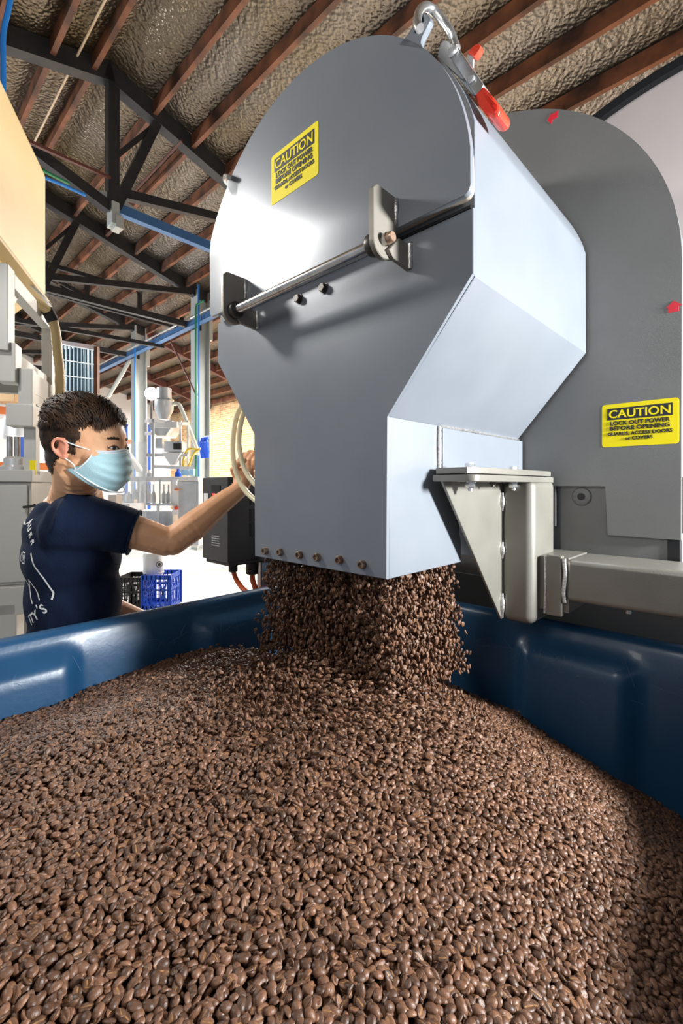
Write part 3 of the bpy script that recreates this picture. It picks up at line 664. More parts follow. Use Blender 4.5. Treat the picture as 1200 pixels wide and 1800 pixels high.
# toggle clamp over the round edge
cl = bpy.data.objects.new('toggle_clamp', None); C.objects.link(cl); cl.location = Vector(W(.14, .04, 2.2))-hood.location; cl.parent = hood
YC = .035
G().tube([PY(738, 50, -.052), PY(733, 40, -.050), PY(735, 26, -.035), PY(741, 15, -.015), PY(750, 11.5, 0), PY(762, 19, .015), PY(777, 36, .025), PY(790, 55, .03), PY(797, 72, YC), PY(802, 86, YC)], .0068, 14).out('hook_rod', zinc, cl)
def pl(pts, y0, y1, name, m, b_=.0015): 
    return G().prism([(PY(x, y, y0)[0], PY(x, y, y0)[2]) for x, y in pts], 'y', y0, y1, b_, 2).out(name, m, cl)
pl([(787, 86), (789, 79), (795, 75), (801, 78), (849, 148), (848, 153), (838, 169), (835, 168), (789, 98)], YC-.012, YC+.022, 'lever_plate', zinc)
pl([(773, 78), (779, 71), (787, 71), (790, 76), (813, 128), (817, 136), (812, 140), (768, 100)], YC+.0, YC+.018, 'base_plate', stainless)
pl([(770, 98), (776, 104), (812, 150), (814, 158), (810, 166), (804, 158), (768, 102)], YC-.010, YC+.012, 'side_plate', zinc)
pl([(800, 118), (806, 122), (838, 160), (836, 169), (828, 166), (806, 140)], YC+.004, YC+.014, 'link_plate', stainless)
for px, py in ((796, 92), (829, 141)):
    q = PY(px, py, YC-.012); G().lathe((q[0], YC-.012, q[2]), [(.0085 if px == 796 else .006, 0), (.0085 if px == 796 else .006, -.003), (.006 if px == 796 else .004, -.0045)], 20, 'y').out('rivet', stainless, cl)
g = G()
pts = [(833, 170), (836, 166), (848, 153), (850, 152), (864, 168), (877, 184), (878, 193), (875, 202), (866, 208), (858, 207), (852, 200), (841, 184)]
g.prism([(PY(x, y, YC-.014)[0], PY(x, y, YC-.014)[2]) for x, y in pts], 'y', YC-.017, YC+.026, .0055, 4); grip = g.out('grip', redgrip, cl, ang=60)
g = G()
pts = [(849, 165), (853, 163), (874, 186), (874, 193), (869, 197)]
g.tube([PY(x, y, YC-.0175) for x, y in pts+[(849, 166)]], .0008, 6, smooth=False)
for k in range(9):
    x, y = 855+1.9*k, 169+2.9*k; g.tube([PY(x-1.2, y+1.0, YC-.0175), PY(x+.6, y-1.5, YC-.0175), PY(x+1.4, y+.8, YC-.0175)], .0008, 5)
g.out('embossed_mark', mat('grip_emboss', (.95, .35, .25), .4), grip) if False else g.out('embossed_mark', redgrip, cl)
pl([(821, 95), (832, 98), (831, 118), (828, 117), (820, 103)], YC+.008, YC+.012, 'release_lever', stainless, .001)
g = G(); pts = [(821, 92), (828, 83), (835, 77), (841, 76), (844, 80), (843, 86), (837, 95), (833, 99)]
g.prism([(PY(x, y, YC+.004)[0], PY(x, y, YC+.004)[2]) for x, y in pts], 'y', YC+.004, YC+.016, .002, 2); g.out('release_tip', redgrip, cl)

# ------------------------------------------------------------------ roaster cooler front behind the hood
ro = thing('roaster_housing', W(.1, .7, 0), 'dark grey roaster housing with arched front panel and caution label', 'machine')
PX0, PR = -.199, .544
arcp = [(.344, 1.386)]+[(PX0+PR*math.cos(a), 1.98+PR*math.sin(a)) for a in np.linspace(0, math.pi, 72)]+[(PX0-PR, 1.503), (.203, 1.503), (.203, 1.386)]
G().prism(arcp, 'y', .560, .572, .0025, 2).out('front_panel', paint2, ro)
arc2 = [(.336, 1.3)]+[(PX0+(PR-.008)*math.cos(a), 1.98+(PR-.008)*math.sin(a)) for a in np.linspace(0, math.pi, 72)]+[(PX0-PR+.008, 1.3)]
G().prism(arc2, 'y', .585, .90).out('housing_body', paint, ro)
G().prism([(.098, 1.30), (.318, 1.30), (.318, 1.40), (.352, 1.40), (.352, 1.52), (.098, 1.52)], 'y', .572, .584, .001).out('lower_panel', paint2, ro)
G().box(.083, .088, .566, .585, 1.40, 1.505, .001).out('edge_strip', paint2, ro)
q = PY(1022, 873, .572)
G().lathe((q[0], .572, q[2]), [(.0212, 0), (.0212, -.0015), (.0200, -.0015), (.0200, -.0035), (.019, -.004), (.0085, -.004), (.008, -.001)], 40, 'y').out('boss_ring', paint2, ro)
G().lathe((q[0], .5715, q[2]), [(.0222, 0), (.0222, -.0006)], 40, 'y').out('boss_gap', vfds, ro)
G().lathe((q[0], .568, q[2]), [(.0085, 0), (.0085, -.0012)], 24, 'y').out('boss_hole', vfds, ro)
G().box(.318, .340, .570, .60, 1.30, 1.39).out('dark_slot', vfds, ro)
for k in range(5): G().cyl((.320, .575, 1.362+.003*k), (.338, .575, 1.362+.003*k), .0013, seg=8).out('spring_coil', darksteel, ro)
sticker(ro, .560, None, .146, .098, cx=.267, cz=1.640)
for (px, py, sc, rot) in ((971, 206, 1, 0), (1184, 540, 1.05, 55)):
    q = PY(px, py, .559)
    s_ = .0105*sc; shape = [(-1.25, -.1), (-.3, 1.25), (-.15, .75), (1.25, 1.0), (1.05, -.55), (-.1, -.55), (-.35, -1.4)]
    ca, sa = math.cos(R(rot)), math.sin(R(rot))
    if rot: shape = [(-.9, -.9), (.75, -.9), (.75, .1), (1.35, .1), (.0, 1.25), (-1.35, .1), (-.9, .1)]
    G().prism([(q[0]+s_*x, q[2]+s_*z) for x, z in shape], 'y', .5590, .560).out('red_arrow', redmark, ro)
g = G(); g.box(-.75, 1.1, .62, 1.1, 0, 1.24, .004); g.out('under_shade_box', blackp, ro)  # black box put in for the dark under the roaster
# beam under the panel, end plate, bracket tube, gusset, flanges and bolts
G().box(.160, 1.1, .412, .555, 1.252, 1.343, .012, 4).out('support_beam', bracketm, ro)
G().box(.122, .1545, .405, .425, 1.218, 1.350, .003).out('beam_end_plate', bracketm, ro)
G().box(.09, .165, .42, .55, 1.225, 1.345, .002).out('beam_stub', bracketm, ro)
G().tube([(.158, .409, 1.345), (.160, .410, 1.31), (.157, .409, 1.27), (.159, .410, 1.25)], .0042, 8).out('weld', weldm, ro)
G().tube([(.120, .408, 1.345), (.121, .407, 1.29), (.119, .408, 1.22)], .003, 8).out('weld', weldm, ro)
G().box(.0275, .1035, .382, .52, 1.192, 1.515, .018, 5).out('bracket_tube', bracketm, ro)
G().prism([(.124, 1.512), (.388, 1.512), (.388, 1.196), (.378, 1.196)], 'x', .027, .033, .0008, 1).out('gusset', bracketm, ro)
for za_, zb_ in ((1.485, 1.445), (1.372, 1.335), (1.255, 1.200)):
    G().tube([(.0335, .380, za_), (.0355, .378, (za_+zb_)/2), (.0335, .380, zb_)], [.0035]*4+[.0052]*5+[.0035]*4, 8).out('weld_bead', weldm, ro)
rcn = .018
fl = [(.012, .124), (.100-rcn, .124)]+[(.100-rcn+rcn*math.sin(a), .124+rcn-rcn*math.cos(a)) for a in (R(30), R(60), R(90))]+[(.103, .50), (.096, .528), (.012, .528)]
G().prism(fl, 'z', 1.509, 1.522, .0018, 2).out('lower_flange', bracketm, ro)
G().prism([(.012, .135), (.078, .135), (.0935, .165), (.096, .51), (.012, .51)], 'z', 1.524, 1.536, .0012, 2).out('upper_flange', bracketm, hood)
for px, py in ((826, 815), (902, 823)):
    q = PX(px, py, .062 if px < 850 else .060)
    x_, y_ = q[0], q[1]
    g = G(); g.lathe((x_, y_, 1.536), [(.0115, 0), (.0115, .0015)], 20); g.hexbolt((x_, y_, 1.5375), (0, 0, 1), .0100, .0075); g.out('flange_bolt', zinc, ro)
    g = G(); g.lathe((x_, y_, 1.509), [(.0115, 0), (.0115, -.0018)], 20); g.hexbolt((x_, y_, 1.507), (0, 0, -1), .0100, .0100, .006); g.out('flange_nut', zinc, ro)
q = PX(866, 846, .062); g = G(); g.hexbolt((q[0], q[1], 1.509), (0, 0, -1), .0075, .006, .003); g.out('flange_nut', darksteel, ro)
G().cyl((.27, .45, 1.252), (.27, .45, 1.240), .006).out('drain_stub', zinc, ro)
# big satin drum further back with its black rim
dm = thing('cooling_drum', W(.8, 1.6, 1.0), 'huge satin steel drum with black rim rising behind the grey housing', 'drum')
q1 = PY(1021, 194, 1.2); q2 = PY(1200, 124, 1.2); 
dcx, dcz_, drr = .34, 1.75, 1.14
G().lathe((dcx, 1.2, dcz_), [(drr-.03, .9), (drr-.03, .01), (drr-.05, .0), (.02, .03)], 96, 'y').out('drum_face', drumm, dm)
G().lathe((dcx, 1.2, dcz_), [(drr-.03, -.012), (drr, -.012), (drr, .9), (drr-.035, .9), (drr-.035, .0), (drr-.03, -.012)], 96, 'y', False).out('drum_rim', rimm, dm)

# ------------------------------------------------------------------ blue bin
bi = thing('bulk_bin', W(-.06, -.15, 0), 'deep blue moulded plastic bulk bin filled with roasted coffee beans', 'bin')
BX0, BX1, BY0, BY1, ZR = -.735, .640, -.84, .555, 1.172
def loop(inset, rc, n=10):
    x0, x1, y0, y1 = BX0+inset, BX1-inset, BY0+inset, BY1-inset; pts = []
    for (cx, cy, a0) in ((x1-rc, y1-rc, 0), (x0+rc, y1-rc, 90), (x0+rc, y0+rc, 180), (x1-rc, y0+rc, 270)):
        for k in range(n+1): a = R(a0+90*k/n); pts.append((cx+rc*math.cos(a), cy+rc*math.sin(a), math.cos(a), math.sin(a)))
    out = []
    for i in range(len(pts)):
        a, b = pts[i], pts[(i+1) % len(pts)]; L = math.hypot(a[0]-b[0], a[1]-b[1]); m = max(1, int(L/.0125))
        for k in range(m):
            u = k/m; out.append((a[0]+(b[0]-a[0])*u, a[1]+(b[1]-a[1])*u, a[2]+(b[2]-a[2])*u, a[3]+(b[3]-a[3])*u))
    return out
def sm(t): t = max(0, min(1, t)); return t*t*(3-2*t)
def ribw(x, y, nx, ny):
    """1 on a rib that stands into the bin, 0 in the recess between ribs"""
    if abs(nx) > abs(ny): s, cs = y, (((.02, .34)), (-.60, -.30)) if nx < 0 else ((-.60, -.30), (.0, .3))
    else: s, cs = x, ((-.50, -.20), (.035, .27)) if ny > 0 else ((-.5, -.2), (.1, .4))
    v = 0
    for a, b in cs: v = max(v, min(sm((s-a)/.05+.5), sm((b-s)/.05+.5)))
    return v
prof = [(.045, .35, 0), (.03, .90, 0), (.022, 1.10, 0), (.0, 1.115, 0), (-.004, 1.13, 0), (-.003, 1.155, 0), (.004, 1.168, 0), (.014, ZR, 0), (.026, ZR-.001, 0), (.036, 1.166, 0), (.041, 1.158, 0), (.044, 1.148, .0), (.047, 1.134, .12), (.050, 1.120, .45), (.052, 1.108, .85), (.054, 1.094, 1), (.056, 1.075, 1), (.060, 1.03, 1), (.068, .9, 1), (.085, .6, 1), (.10, .30, 1)]
base = loop(0, .09); rings = []; g = G()
for ins, z, rw in prof:
    rings.append([g.bm.verts.new((x-nx*(ins+rw*.036*ribw(x, y, nx, ny)), y-ny*(ins+rw*.036*ribw(x, y, nx, ny)), z)) for x, y, nx, ny in base])
n = len(base)
for a, b in zip(rings, rings[1:]):
    for k in range(n): g.bm.faces.new((a[k], a[(k+1) % n], b[(k+1) % n], b[k]))
g.bm.faces.new(rings[-1]); g.bm.faces.new(rings[0][::-1]); g.out('bin_shell', binm, bi, ang=60)
for sx in (-.45, .35):
    for sy in (-.6, .3): G().box(sx-.09, sx+.09, sy-.09, sy+.09, 0, .36, .01).out('foot', binm, bi)
# fine scuffs on the inner walls
sr = random.Random(5); g = G()
for k in range(150):
    if k % 2: x = sr.uniform(-.1, .5); p = (x, BY1-.055-.036*ribw(x, BY1, 0, 1)-.0008, sr.gauss(1.085, .035)); d = Vector((sr.uniform(-1, 1), 0, sr.uniform(-1, 1)))
    else: y = sr.uniform(-.5, .45); p = (BX0+.055+.036*ribw(BX0, y, -1, 0)+.0008, y, sr.gauss(1.10, .03)); d = Vector((0, sr.uniform(-1, 1), sr.uniform(-1, 1)))
    if p[2] > 1.115: continue
    d = d.normalized()*sr.uniform(.004, .028); p = Vector(p); g.tube([p-d, p, p+d], .00022, 4, smooth=False)
tag(g.out('scuff_marks', scratch, bi), kind='stuff')

# ------------------------------------------------------------------ coffee beans
def pileh(x, y):
    s = lambda t: max(0., t)
    z = 1.116-.42*(math.sqrt(s(y-.02)**2+.004)-.063)-.36*s(x-.04)*(.5+.5*sm((y+.35)/.35))-.19*s(-x-.22)
    z += .012*math.sin(x*9+1)*math.cos(y*8)
    return z
def bean_mesh(name, lx=.0051, ly=.0038, seed=0):
    r_ = random.Random(seed); bm = bmesh.new(); nu, nv = 18, 10; rows = []
    sk = r_.uniform(-.08, .08)
    for j in range(1, nv):
        ph = math.pi*j/nv; cx = -math.cos(ph); rr = math.sin(ph)**.86; row = []
        for i in range(nu):
            a = 2*math.pi*i/nu; y, z = math.cos(a)*rr*ly, math.sin(a)*rr*ly*.86
            if z < 0:
                z *= .34; gq = math.exp(-(y/(.22*ly))**2); z += gq*.0011*rr
            row.append(bm.verts.new((cx*lx, y*(1+sk*cx), z)))
        rows.append(row)
    e0, e1 = bm.verts.new((-lx, 0, 0)), bm.verts.new((lx, 0, 0))
    for a, b in zip(rows, rows[1:]):
        for i in range(nu): 
            f = bm.faces.new((a[i], a[(i+1) % nu], b[(i+1) % nu], b[i])); c = f.calc_center_median()
            f.material_index = 1 if (c.z < 0 and abs(c.y) < .13*ly and abs(c.x) < .8*lx) else 0; f.smooth = True
    for i in range(nu): bm.faces.new((rows[0][(i+1) % nu], rows[0][i], e0)).smooth = True; bm.faces.new((rows[-1][i], rows[-1][(i+1) % nu], e1)).smooth = True
    bmesh.ops.recalc_face_normals(bm, faces=bm.faces)
    me = bpy.data.meshes.new(name); bm.to_mesh(me); bm.free(); me.materials.append(beanm); me.materials.append(chaff); return me
bmesh_ = [bean_mesh('bean_a', .0052, .0039, 1), bean_mesh('bean_b', .0047, .0037, 2), bean_mesh('bean_c', .0056, .0040, 3)]
def in_bin(x, y):
    return BX0+.06+.036*ribw(BX0, y, -1, 0) < x < BX1-.07 and BY0+.07 < y < BY1-.06-.036*ribw(x, BY1, 0, 1)
def frame_px(x, y, z):
    p = W(x, y, z)
    if p.y < .05: return None
    return 600+806*p.x/p.y, 855-806*(p.z-1.5)/p.y, p.y
pts = []
PT = .0069
for layer in range(2):
    for i, x in enumerate(np.arange(BX0+.05, BX1-.06, PT)):
        for y in np.arange(BY0+.06, BY1-.05, PT):
            xx = x+random.uniform(-.0034, .0034)+layer*.0035; yy = y+random.uniform(-.0034, .0034)+layer*.0035
            if not in_bin(xx, yy): continue
            zz = pileh(xx, yy)+.0030-layer*.0040+random.uniform(-.0018, .0018)
            q = frame_px(xx, yy, zz)
            if q is None or not (-60 < q[0] < 1260 and 1000 < q[1] < 1860): continue
            pts.append((xx, yy, zz, q[2], layer, q[0], q[1]))
def rrot():
    f = random.random(); tilt = random.gauss(0, .45)
    return (math.pi*(f < .42)+tilt, random.gauss(0, .38), random.uniform(0, 2*math.pi))
cand = sorted([k for k, p in enumerate(pts) if p[4] == 0 and 10 < p[5] < 1190 and 1010 < p[6] < 1790], key=lambda k: pts[k][3])[:300]
cs_ = set(cand); src = None; srcs = []
for j, k in enumerate(cand):
    p = pts[k]; o = bpy.data.objects.new('coffee_bean', bmesh_[j % 3]); C.objects.link(o)
    o.location = W(*p[:3]); o.rotation_euler = rrot(); s_ = random.uniform(.93, 1.12); o.scale = (s_, s_, s_)
    tag(o, 'roasted brown coffee bean in the nearest strip of the pile, along the bottom edge', 'coffee bean', 'nearest coffee beans of the pile')
    if j < 3: srcs.append(o)
def scatter(name, data, label, cat):
    """data: rows of location, euler, scale ; one GN object that instances the bean shapes"""
    n = len(data); me = bpy.data.meshes.new(name); me.from_pydata([d[0] for d in data], [], [])
    a = me.attributes.new('rot', 'FLOAT_VECTOR', 'POINT'); a.data.foreach_set('vector', np.array([d[1] for d in data], dtype=np.float32).ravel())
    a = me.attributes.new('scl', 'FLOAT_VECTOR', 'POINT'); a.data.foreach_set('vector', np.array([d[2] for d in data], dtype=np.float32).ravel())
    o = bpy.data.objects.new(name, me); C.objects.link(o)
    ng = bpy.data.node_groups.new(name+'_nodes', 'GeometryNodeTree')
    ng.interface.new_socket('Geometry', in_out='INPUT', socket_type='NodeSocketGeometry'); ng.interface.new_socket('Geometry', in_out='OUTPUT', socket_type='NodeSocketGeometry')
    N = ng.nodes; L = ng.links; gi = N.new('NodeGroupInput'); go = N.new('NodeGroupOutput'); io = N.new('GeometryNodeInstanceOnPoints')
    gt = N.new('GeometryNodeGeometryToInstance')
    for s_ in srcs[::-1]:
        oi = N.new('GeometryNodeObjectInfo'); oi.inputs['Object'].default_value = s_; L.new(oi.outputs['Geometry'], gt.inputs[0])
    def na(nm):
        q = N.new('GeometryNodeInputNamedAttribute'); q.data_type = 'FLOAT_VECTOR'; q.inputs['Name'].default_value = nm; return q
    r_ = na('rot'); e = N.new('FunctionNodeEulerToRotation'); L.new(r_.outputs['Attribute'], e.inputs[0]); s2 = na('scl')
    io.inputs['Pick Instance'].default_value = True
    L.new(gi.outputs[0], io.inputs['Points']); L.new(gt.outputs[0], io.inputs['Instance']); L.new(e.outputs[0], io.inputs['Rotation']); L.new(s2.outputs['Attribute'], io.inputs['Scale'])
    L.new(io.outputs[0], go.inputs[0])
    md = o.modifiers.new('beans', 'NODES'); md.node_group = ng
    return tag(o, label, cat, kind='stuff')
dat = []
for k, p in enumerate(pts):
    if k in cs_: continue
    s_ = random.uniform(.88, 1.12); dat.append((W(*p[:3]), rrot(), (s_, s_, s_)))
scatter('coffee_bean_pile', dat, 'wide heap of roasted brown coffee beans filling the blue bin', 'coffee beans')
# dark sheet under the top layers, shade between beans put into its colour
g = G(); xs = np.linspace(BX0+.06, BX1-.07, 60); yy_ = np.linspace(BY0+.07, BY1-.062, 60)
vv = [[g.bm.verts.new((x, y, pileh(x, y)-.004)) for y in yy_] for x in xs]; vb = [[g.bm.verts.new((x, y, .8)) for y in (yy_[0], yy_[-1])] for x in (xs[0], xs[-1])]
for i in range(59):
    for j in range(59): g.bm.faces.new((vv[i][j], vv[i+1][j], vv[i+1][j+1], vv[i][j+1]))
tag(g.out('bean_bed', beandark), 'dark sheet under the top beans, with the shade between them in its colour', 'coffee beans', kind='stuff')
# falling stream and beans skipping over the heap
dat = []
NS = 17000
for k in range(NS):
    u = random.random(); x = random.uniform(-.380, -.006); 
    y = .012+.235*random.random()**.9
    # curtains that form between the screws
    if random.random() < .55: x = -.380+.374*((math.floor(random.random()*7)+.5+random.gauss(0, .17))/7)
    z = 1.345-.235*u**.85; fall = (1.345-z)/.235
    x += (x+.19)*.16*fall+random.gauss(0, .004)*fall; y += (y-.12)*.10*fall+random.gauss(0, .004)*fall
    if z < pileh(x, y): continue
    if frame_px(x, y, z)[0] > 1250: continue
    s_ = random.uniform(.85, 1.05); dat.append((W(x, y, z), (random.uniform(0, 6.3), random.gauss(1.3, .5), random.uniform(0, 6.3)), (s_, s_, s_)))
scatter('falling_beans', dat, 'curtain of coffee beans falling from the hood onto the heap', 'coffee beans')
dat = []
for k in range(5200):
    a = random.uniform(-math.pi, math.pi); d = abs(random.gauss(0, .16))+.02; x, y = -.19+d*math.cos(a)*1.35, .06+d*math.sin(a)*1.2-.05
    if not in_bin(x, y): continue
    h = .004+abs(random.gauss(0, .026))*math.exp(-d*5); s_ = random.uniform(.85, 1.05)
    dat.append((W(x, y, pileh(x, y)+h), (random.uniform(0, 6.3), random.gauss(0, .6), a+aK+random.gauss(0, .3)), (s_, s_, s_)))
scatter('bouncing_beans', dat, 'loose coffee beans rolling and skipping away from where the stream lands', 'coffee beans')

# ------------------------------------------------------------------ worker
def bake(o):
    bpy.context.view_layer.update()
    me = bpy.data.meshes.new_from_object(o.evaluated_get(bpy.context.evaluated_depsgraph_get())); o.modifiers.clear(); o.data = me; return o
def chain(g, pts, rad, sq=None, n=10):
    """dense run of balls along a bent limb"""
    pts = [Vector(p) for p in pts]
    for i in range(len(pts)-1):
        m = max(3, int((pts[i+1]-pts[i]).length/(min(rad[i], rad[i+1])*.35)))
        for k in range(m+1):
            u = k/m; r = rad[i]+(rad[i+1]-rad[i])*u; c = pts[i].lerp(pts[i+1], u)
            g.ball(c, r, sub=2)
PB = Vector((-.775, 1.34, 0)); aT = R(40)
fw = Vector((math.cos(aT), math.sin(aT), 0)); rt = Vector((math.sin(aT), -math.cos(aT), 0)); UP = Vector((0, 0, 1))
def T(f, r, z): return PB+fw*f+rt*r+UP*z
man = thing('person', PB.copy(), 'person in navy t-shirt and pale blue face mask reaching an arm behind the hood', 'person')
HC = Vector((-.650, 1.165, 1.592))                  # between the ears
HS = .93
MH = Matrix.Translation(HC) @ Matrix.Diagonal((HS, HS, HS, 1)) @ Matrix.Rotation(R(-3), 4, 'Z') @ Matrix.Rotation(R(5), 4, 'Y') @ Matrix.Rotation(R(4), 4, 'X')
def Hd(x, y, z): return MH @ Vector((x, y, z))
RH = (MH.to_3x3()*(1/HS))
g = G(I4)
# cranium and face (head frame: x to the face, y to his left, z up)
for c, r in (((-.010, 0, .040), (.098, .077, .088)), ((.020, 0, .030), (.080, .072, .082)), ((.042, 0, -.005), (.050, .060, .078)), ((.030, 0, -.050), (.058, .056, .042)), ((.066, 0, -.078), (.028, .030, .022)),
             ((.052, .040, -.012), (.036, .028, .028)), ((.052, -.040, -.012), (.036, .028, .028)), ((.074, .030, .040), (.020, .026, .011)), ((.074, -.030, .040), (.020, .026, .011)), ((.078, 0, .044), (.018, .024, .016)),
             ((.090, 0, .016), (.012, .008, .024)), ((.100, 0, -.008), (.014, .011, .016)), ((.106, 0, -.020), (.014, .013, .011)), ((.092, .014, -.022), (.011, .010, .009)), ((.092, -.014, -.022), (.011, .010, .009)),
             ((.084, 0, -.048), (.014, .024, .012)), ((-.040, 0, -.020), (.055, .058, .060)), ((.072, .031, .012), (.017, .017, .012)), ((.072, -.031, .012), (.017, .017, .012))):
    g.ball(Hd(*c), r, RH)
for s in (-1, 1):          # ears
    oy = s*.080; KE = .80
    pts = [(.006, oy*.97, .004), (.004, oy*1.06, .022), (-.010, oy*1.13, .034), (-.026, oy*1.15, .030), (-.034, oy*1.15, .012), (-.028, oy*1.10, -.008), (-.014, oy*1.02, -.024), (-.002, oy*.98, -.028), (.002, oy*.95, -.020)]
    pp = spline([Vector(p) for p in pts], 4)
    ek = lambda p: (-.010+(p[0]+.010)*KE, p[1], .002+(p[2]-.002)*KE)
    for p in pp: g.ball(Hd(*ek(p)), .0042, sub=2)
    g.ball(Hd(-.012, oy*.99, .004), (.017, .006, .021), RH @ Euler((0, R(-12), s*R(14))).to_matrix())
    g.ball(Hd(-.012, oy*1.03, .010), (.006, .004, .014), RH)
    g.ball(Hd(-.005, oy*.98, -.018), (.007, .005, .008), RH)
# neck, trunk
N0 = Hd(-.020, 0, -.045); N1 = T(.0, 0, 1.44)
chain(g, [N0, (N0+N1)/2, N1], [.059, .061, .078])
for s in (-1, 1): g.ball(Hd(.012, s*.040, -.040), (.036, .024, .032), RH)
g.ball(T(-.01, .0, 1.36), (.105, .17, .12), Matrix.Rotation(aT, 3, 'Z')); g.ball(T(0, 0, 1.20), (.10, .15, .16), Matrix.Rotation(aT, 3, 'Z')); g.ball(T(0, 0, .98), (.10, .15, .13), Matrix.Rotation(aT, 3, 'Z'))
chain(g, [T(-.02, .07, 1.43), T(-.01, .15, 1.415)], [.060, .060])
chain(g, [T(-.02, -.07, 1.43), T(-.01, -.15, 1.415)], [.060, .060])
SH = Vector((-.700, 1.205, 1.418)); EL = Vector((-.468, 1.270, 1.352)); WR = Vector((-.318, 1.42, 1.488))
chain(g, [SH, SH.lerp(EL, .5), EL+Vector((-.02, 0, -.004))], [.060, .050, .042])
fl_ = EL.lerp(WR, .28); chain(g, [EL+Vector((0, .005, -.004)), fl_+Vector((0, 0, -.006)), EL.lerp(WR, .65), WR], [.041, .044, .035, .0275])
# right hand reaching up on the lever, fingers closed round it
d = (WR-EL).normalized(); pc = WR+Vector((.012, .035, .052))
chain(g, [WR, WR+Vector((.006, .014, .020)), pc], [.027, .028, .032])
HM = Matrix((Vector((.55, -.80, .20)).normalized(), Vector((.80, .55, .1)).normalized(), Vector((-.1, .1, .98)).normalized())).transposed()
g.ball(pc+Vector((.004, .004, .012)), (.036, .018, .040), HM)
ax = Vector((.30, .05, .95)).normalized()
for k in range(4):
    L_ = (.88, 1, .95, .78)[k]; b0 = pc+Vector((-.020+.019*k, .002-.016*k*.6, .044-.003*abs(k-1.5))); c1 = b0+Vector((.012, .022, .026))*L_; c2 = c1+Vector((.022, .006, .000))*L_; c3 = c2+Vector((.010, -.014, -.014))*L_
    chain(g, [b0-Vector((0, 0, .02)), b0, c1, c2, c3], [.010, .0098, .0092, .0086, .0078])
chain(g, [pc+Vector((-.022, -.012, -.012)), pc+Vector((-.030, -.030, .012)), pc+Vector((-.014, -.040, .030)), pc+Vector((.006, -.038, .040))], [.014, .0115, .0105, .009])
# left arm hanging, bent forward behind the trunk
SL = T(.0, -.19, 1.41); ELl = T(.05, -.24, 1.13); WL = T(.24, -.18, 1.03)
chain(g, [SL, SL.lerp(ELl, .5), ELl], [.058, .048, .042]); chain(g, [ELl, ELl.lerp(WL, .3), WL], [.041, .042, .028])
hc = WL+fw*.05+UP*-.01; g.ball(hc, (.048, .038, .016), Matrix.Rotation(aT, 3, 'Z'))
for k in range(4):
    b0 = hc+fw*.035+rt*(-.028+.019*k); L_ = (.8, .95, 1, .9)[k]; chain(g, [b0, b0+(fw*.035+UP*-.004)*L_, b0+(fw*.055+UP*-.022)*L_, b0+(fw*.058+UP*-.042)*L_], [.0098, .0092, .0086, .0078])
chain(g, [hc+rt*.03, hc+rt*.050+fw*.02, hc+rt*.052+fw*.045+UP*-.01], [.0125, .011, .009])
# legs
for s in (-1, 1):
    chain(g, [T(0, s*.095, .95), T(.01, s*.11, .50), T(-.01, s*.12, .09)], [.085, .056, .040]); chain(g, [T(-.02, s*.12, .045), T(.15, s*.13, .035)], [.042, .034])
bodyo = g.out('body', skin, man)
def remesh(o, vox, it=4, fac=.5):
    m = o.modifiers.new('r', 'REMESH'); m.mode = 'VOXEL'; m.voxel_size = vox; m.use_smooth_shade = True
    s = o.modifiers.new('s', 'SMOOTH'); s.iterations = it; s.factor = fac; bake(o)
    o.data.materials.clear()
remesh(bodyo, .0032, 3); bodyo.data.materials.append(skin); bodyo.data.materials.append(earskin)
for p in bodyo.data.polygons:
    p.use_smooth = True
    q = MH.inverted() @ (p.center+man.location)
    if abs(q.y) > .076 and -.05 < q.x < .012 and -.045 < q.z < .05: p.material_index = 1
# t-shirt
g = G(I4); RT = Matrix.Rotation(aT, 3, 'Z')
for f, r, z, a, b, c in ((-.015, 0, 1.37, .118, .190, .085), (-.01, 0, 1.30, .128, .185, .12), (-.005, 0, 1.18, .125, .172, .16), (0, 0, 1.05, .125, .170, .16), (0, 0, .97, .128, .172, .12), (-.03, 0, 1.40, .085, .14, .055)):
    g.ball(T(f, r, z), (a, b, c), RT)
g.ball(T(-.03, .03, 1.30), (.105, .15, .13), RT)
chain(g, [T(-.025, .085, 1.425), T(-.012, .145, 1.418), SH+Vector((-.01, 0, -.004))], [.058, .062, .066])
chain(g, [T(-.025, -.085, 1.425), T(-.01, -.16, 1.41), SL], [.058, .062, .066])
sl1 = SH.lerp(EL, .60)
chain(g, [SH+Vector((-.03, 0, -.035)), SH+Vector((.01, .0, -.030))], [.062, .062])
ax_ = (EL-SH).normalized()
g.cyl(SH-ax_*.03, sl1+Vector((0, 0, -.004)), .072, .0625, 28)
g.cyl(SL, SL.lerp(ELl, .5), .072, .064, 28)
collar_c = T(.01, 0, 1.452)
g.lathe(T(-.008, 0, 1.39), [(.125, 0), (.105, .035), (.086, .066)], 28)
shirt = g.out('t_shirt', shirtm, man); remesh(shirt, .006, 22); shirt.data.materials.append(shirtm)
for v in shirt.data.vertices:          # cloth folds radiating from the armpit, hem cut
    p = v.co+man.location; q = p-(SH+Vector((0, 0, -.08))); lx, ly_, lz = q.dot(fw), q.dot(rt), q.z
    ang_ = math.atan2(lz, lx+.02); d_ = math.hypot(lx, lz)
    am = .0042*math.exp(-((d_-.12)/.07)**2)*sm(d_/.09)
    v.co += (rt*math.sin(ang_*5+d_*30+ly_*6)*am)+(rt*.0028*math.sin(lz*55+lx*38+3*math.sin(lx*20))*math.exp(-((lz+.22)/.12)**2))
    v.co += rt*.0022*math.sin(lx*60-lz*45)*sm((lz+.02)/.06)
for p in shirt.data.polygons: p.use_smooth = True
g = G(I4); e_ = ax_.orthogonal().normalized(); e2 = ax_.cross(e_); cc = sl1+Vector((0, 0, -.004))-ax_*.002
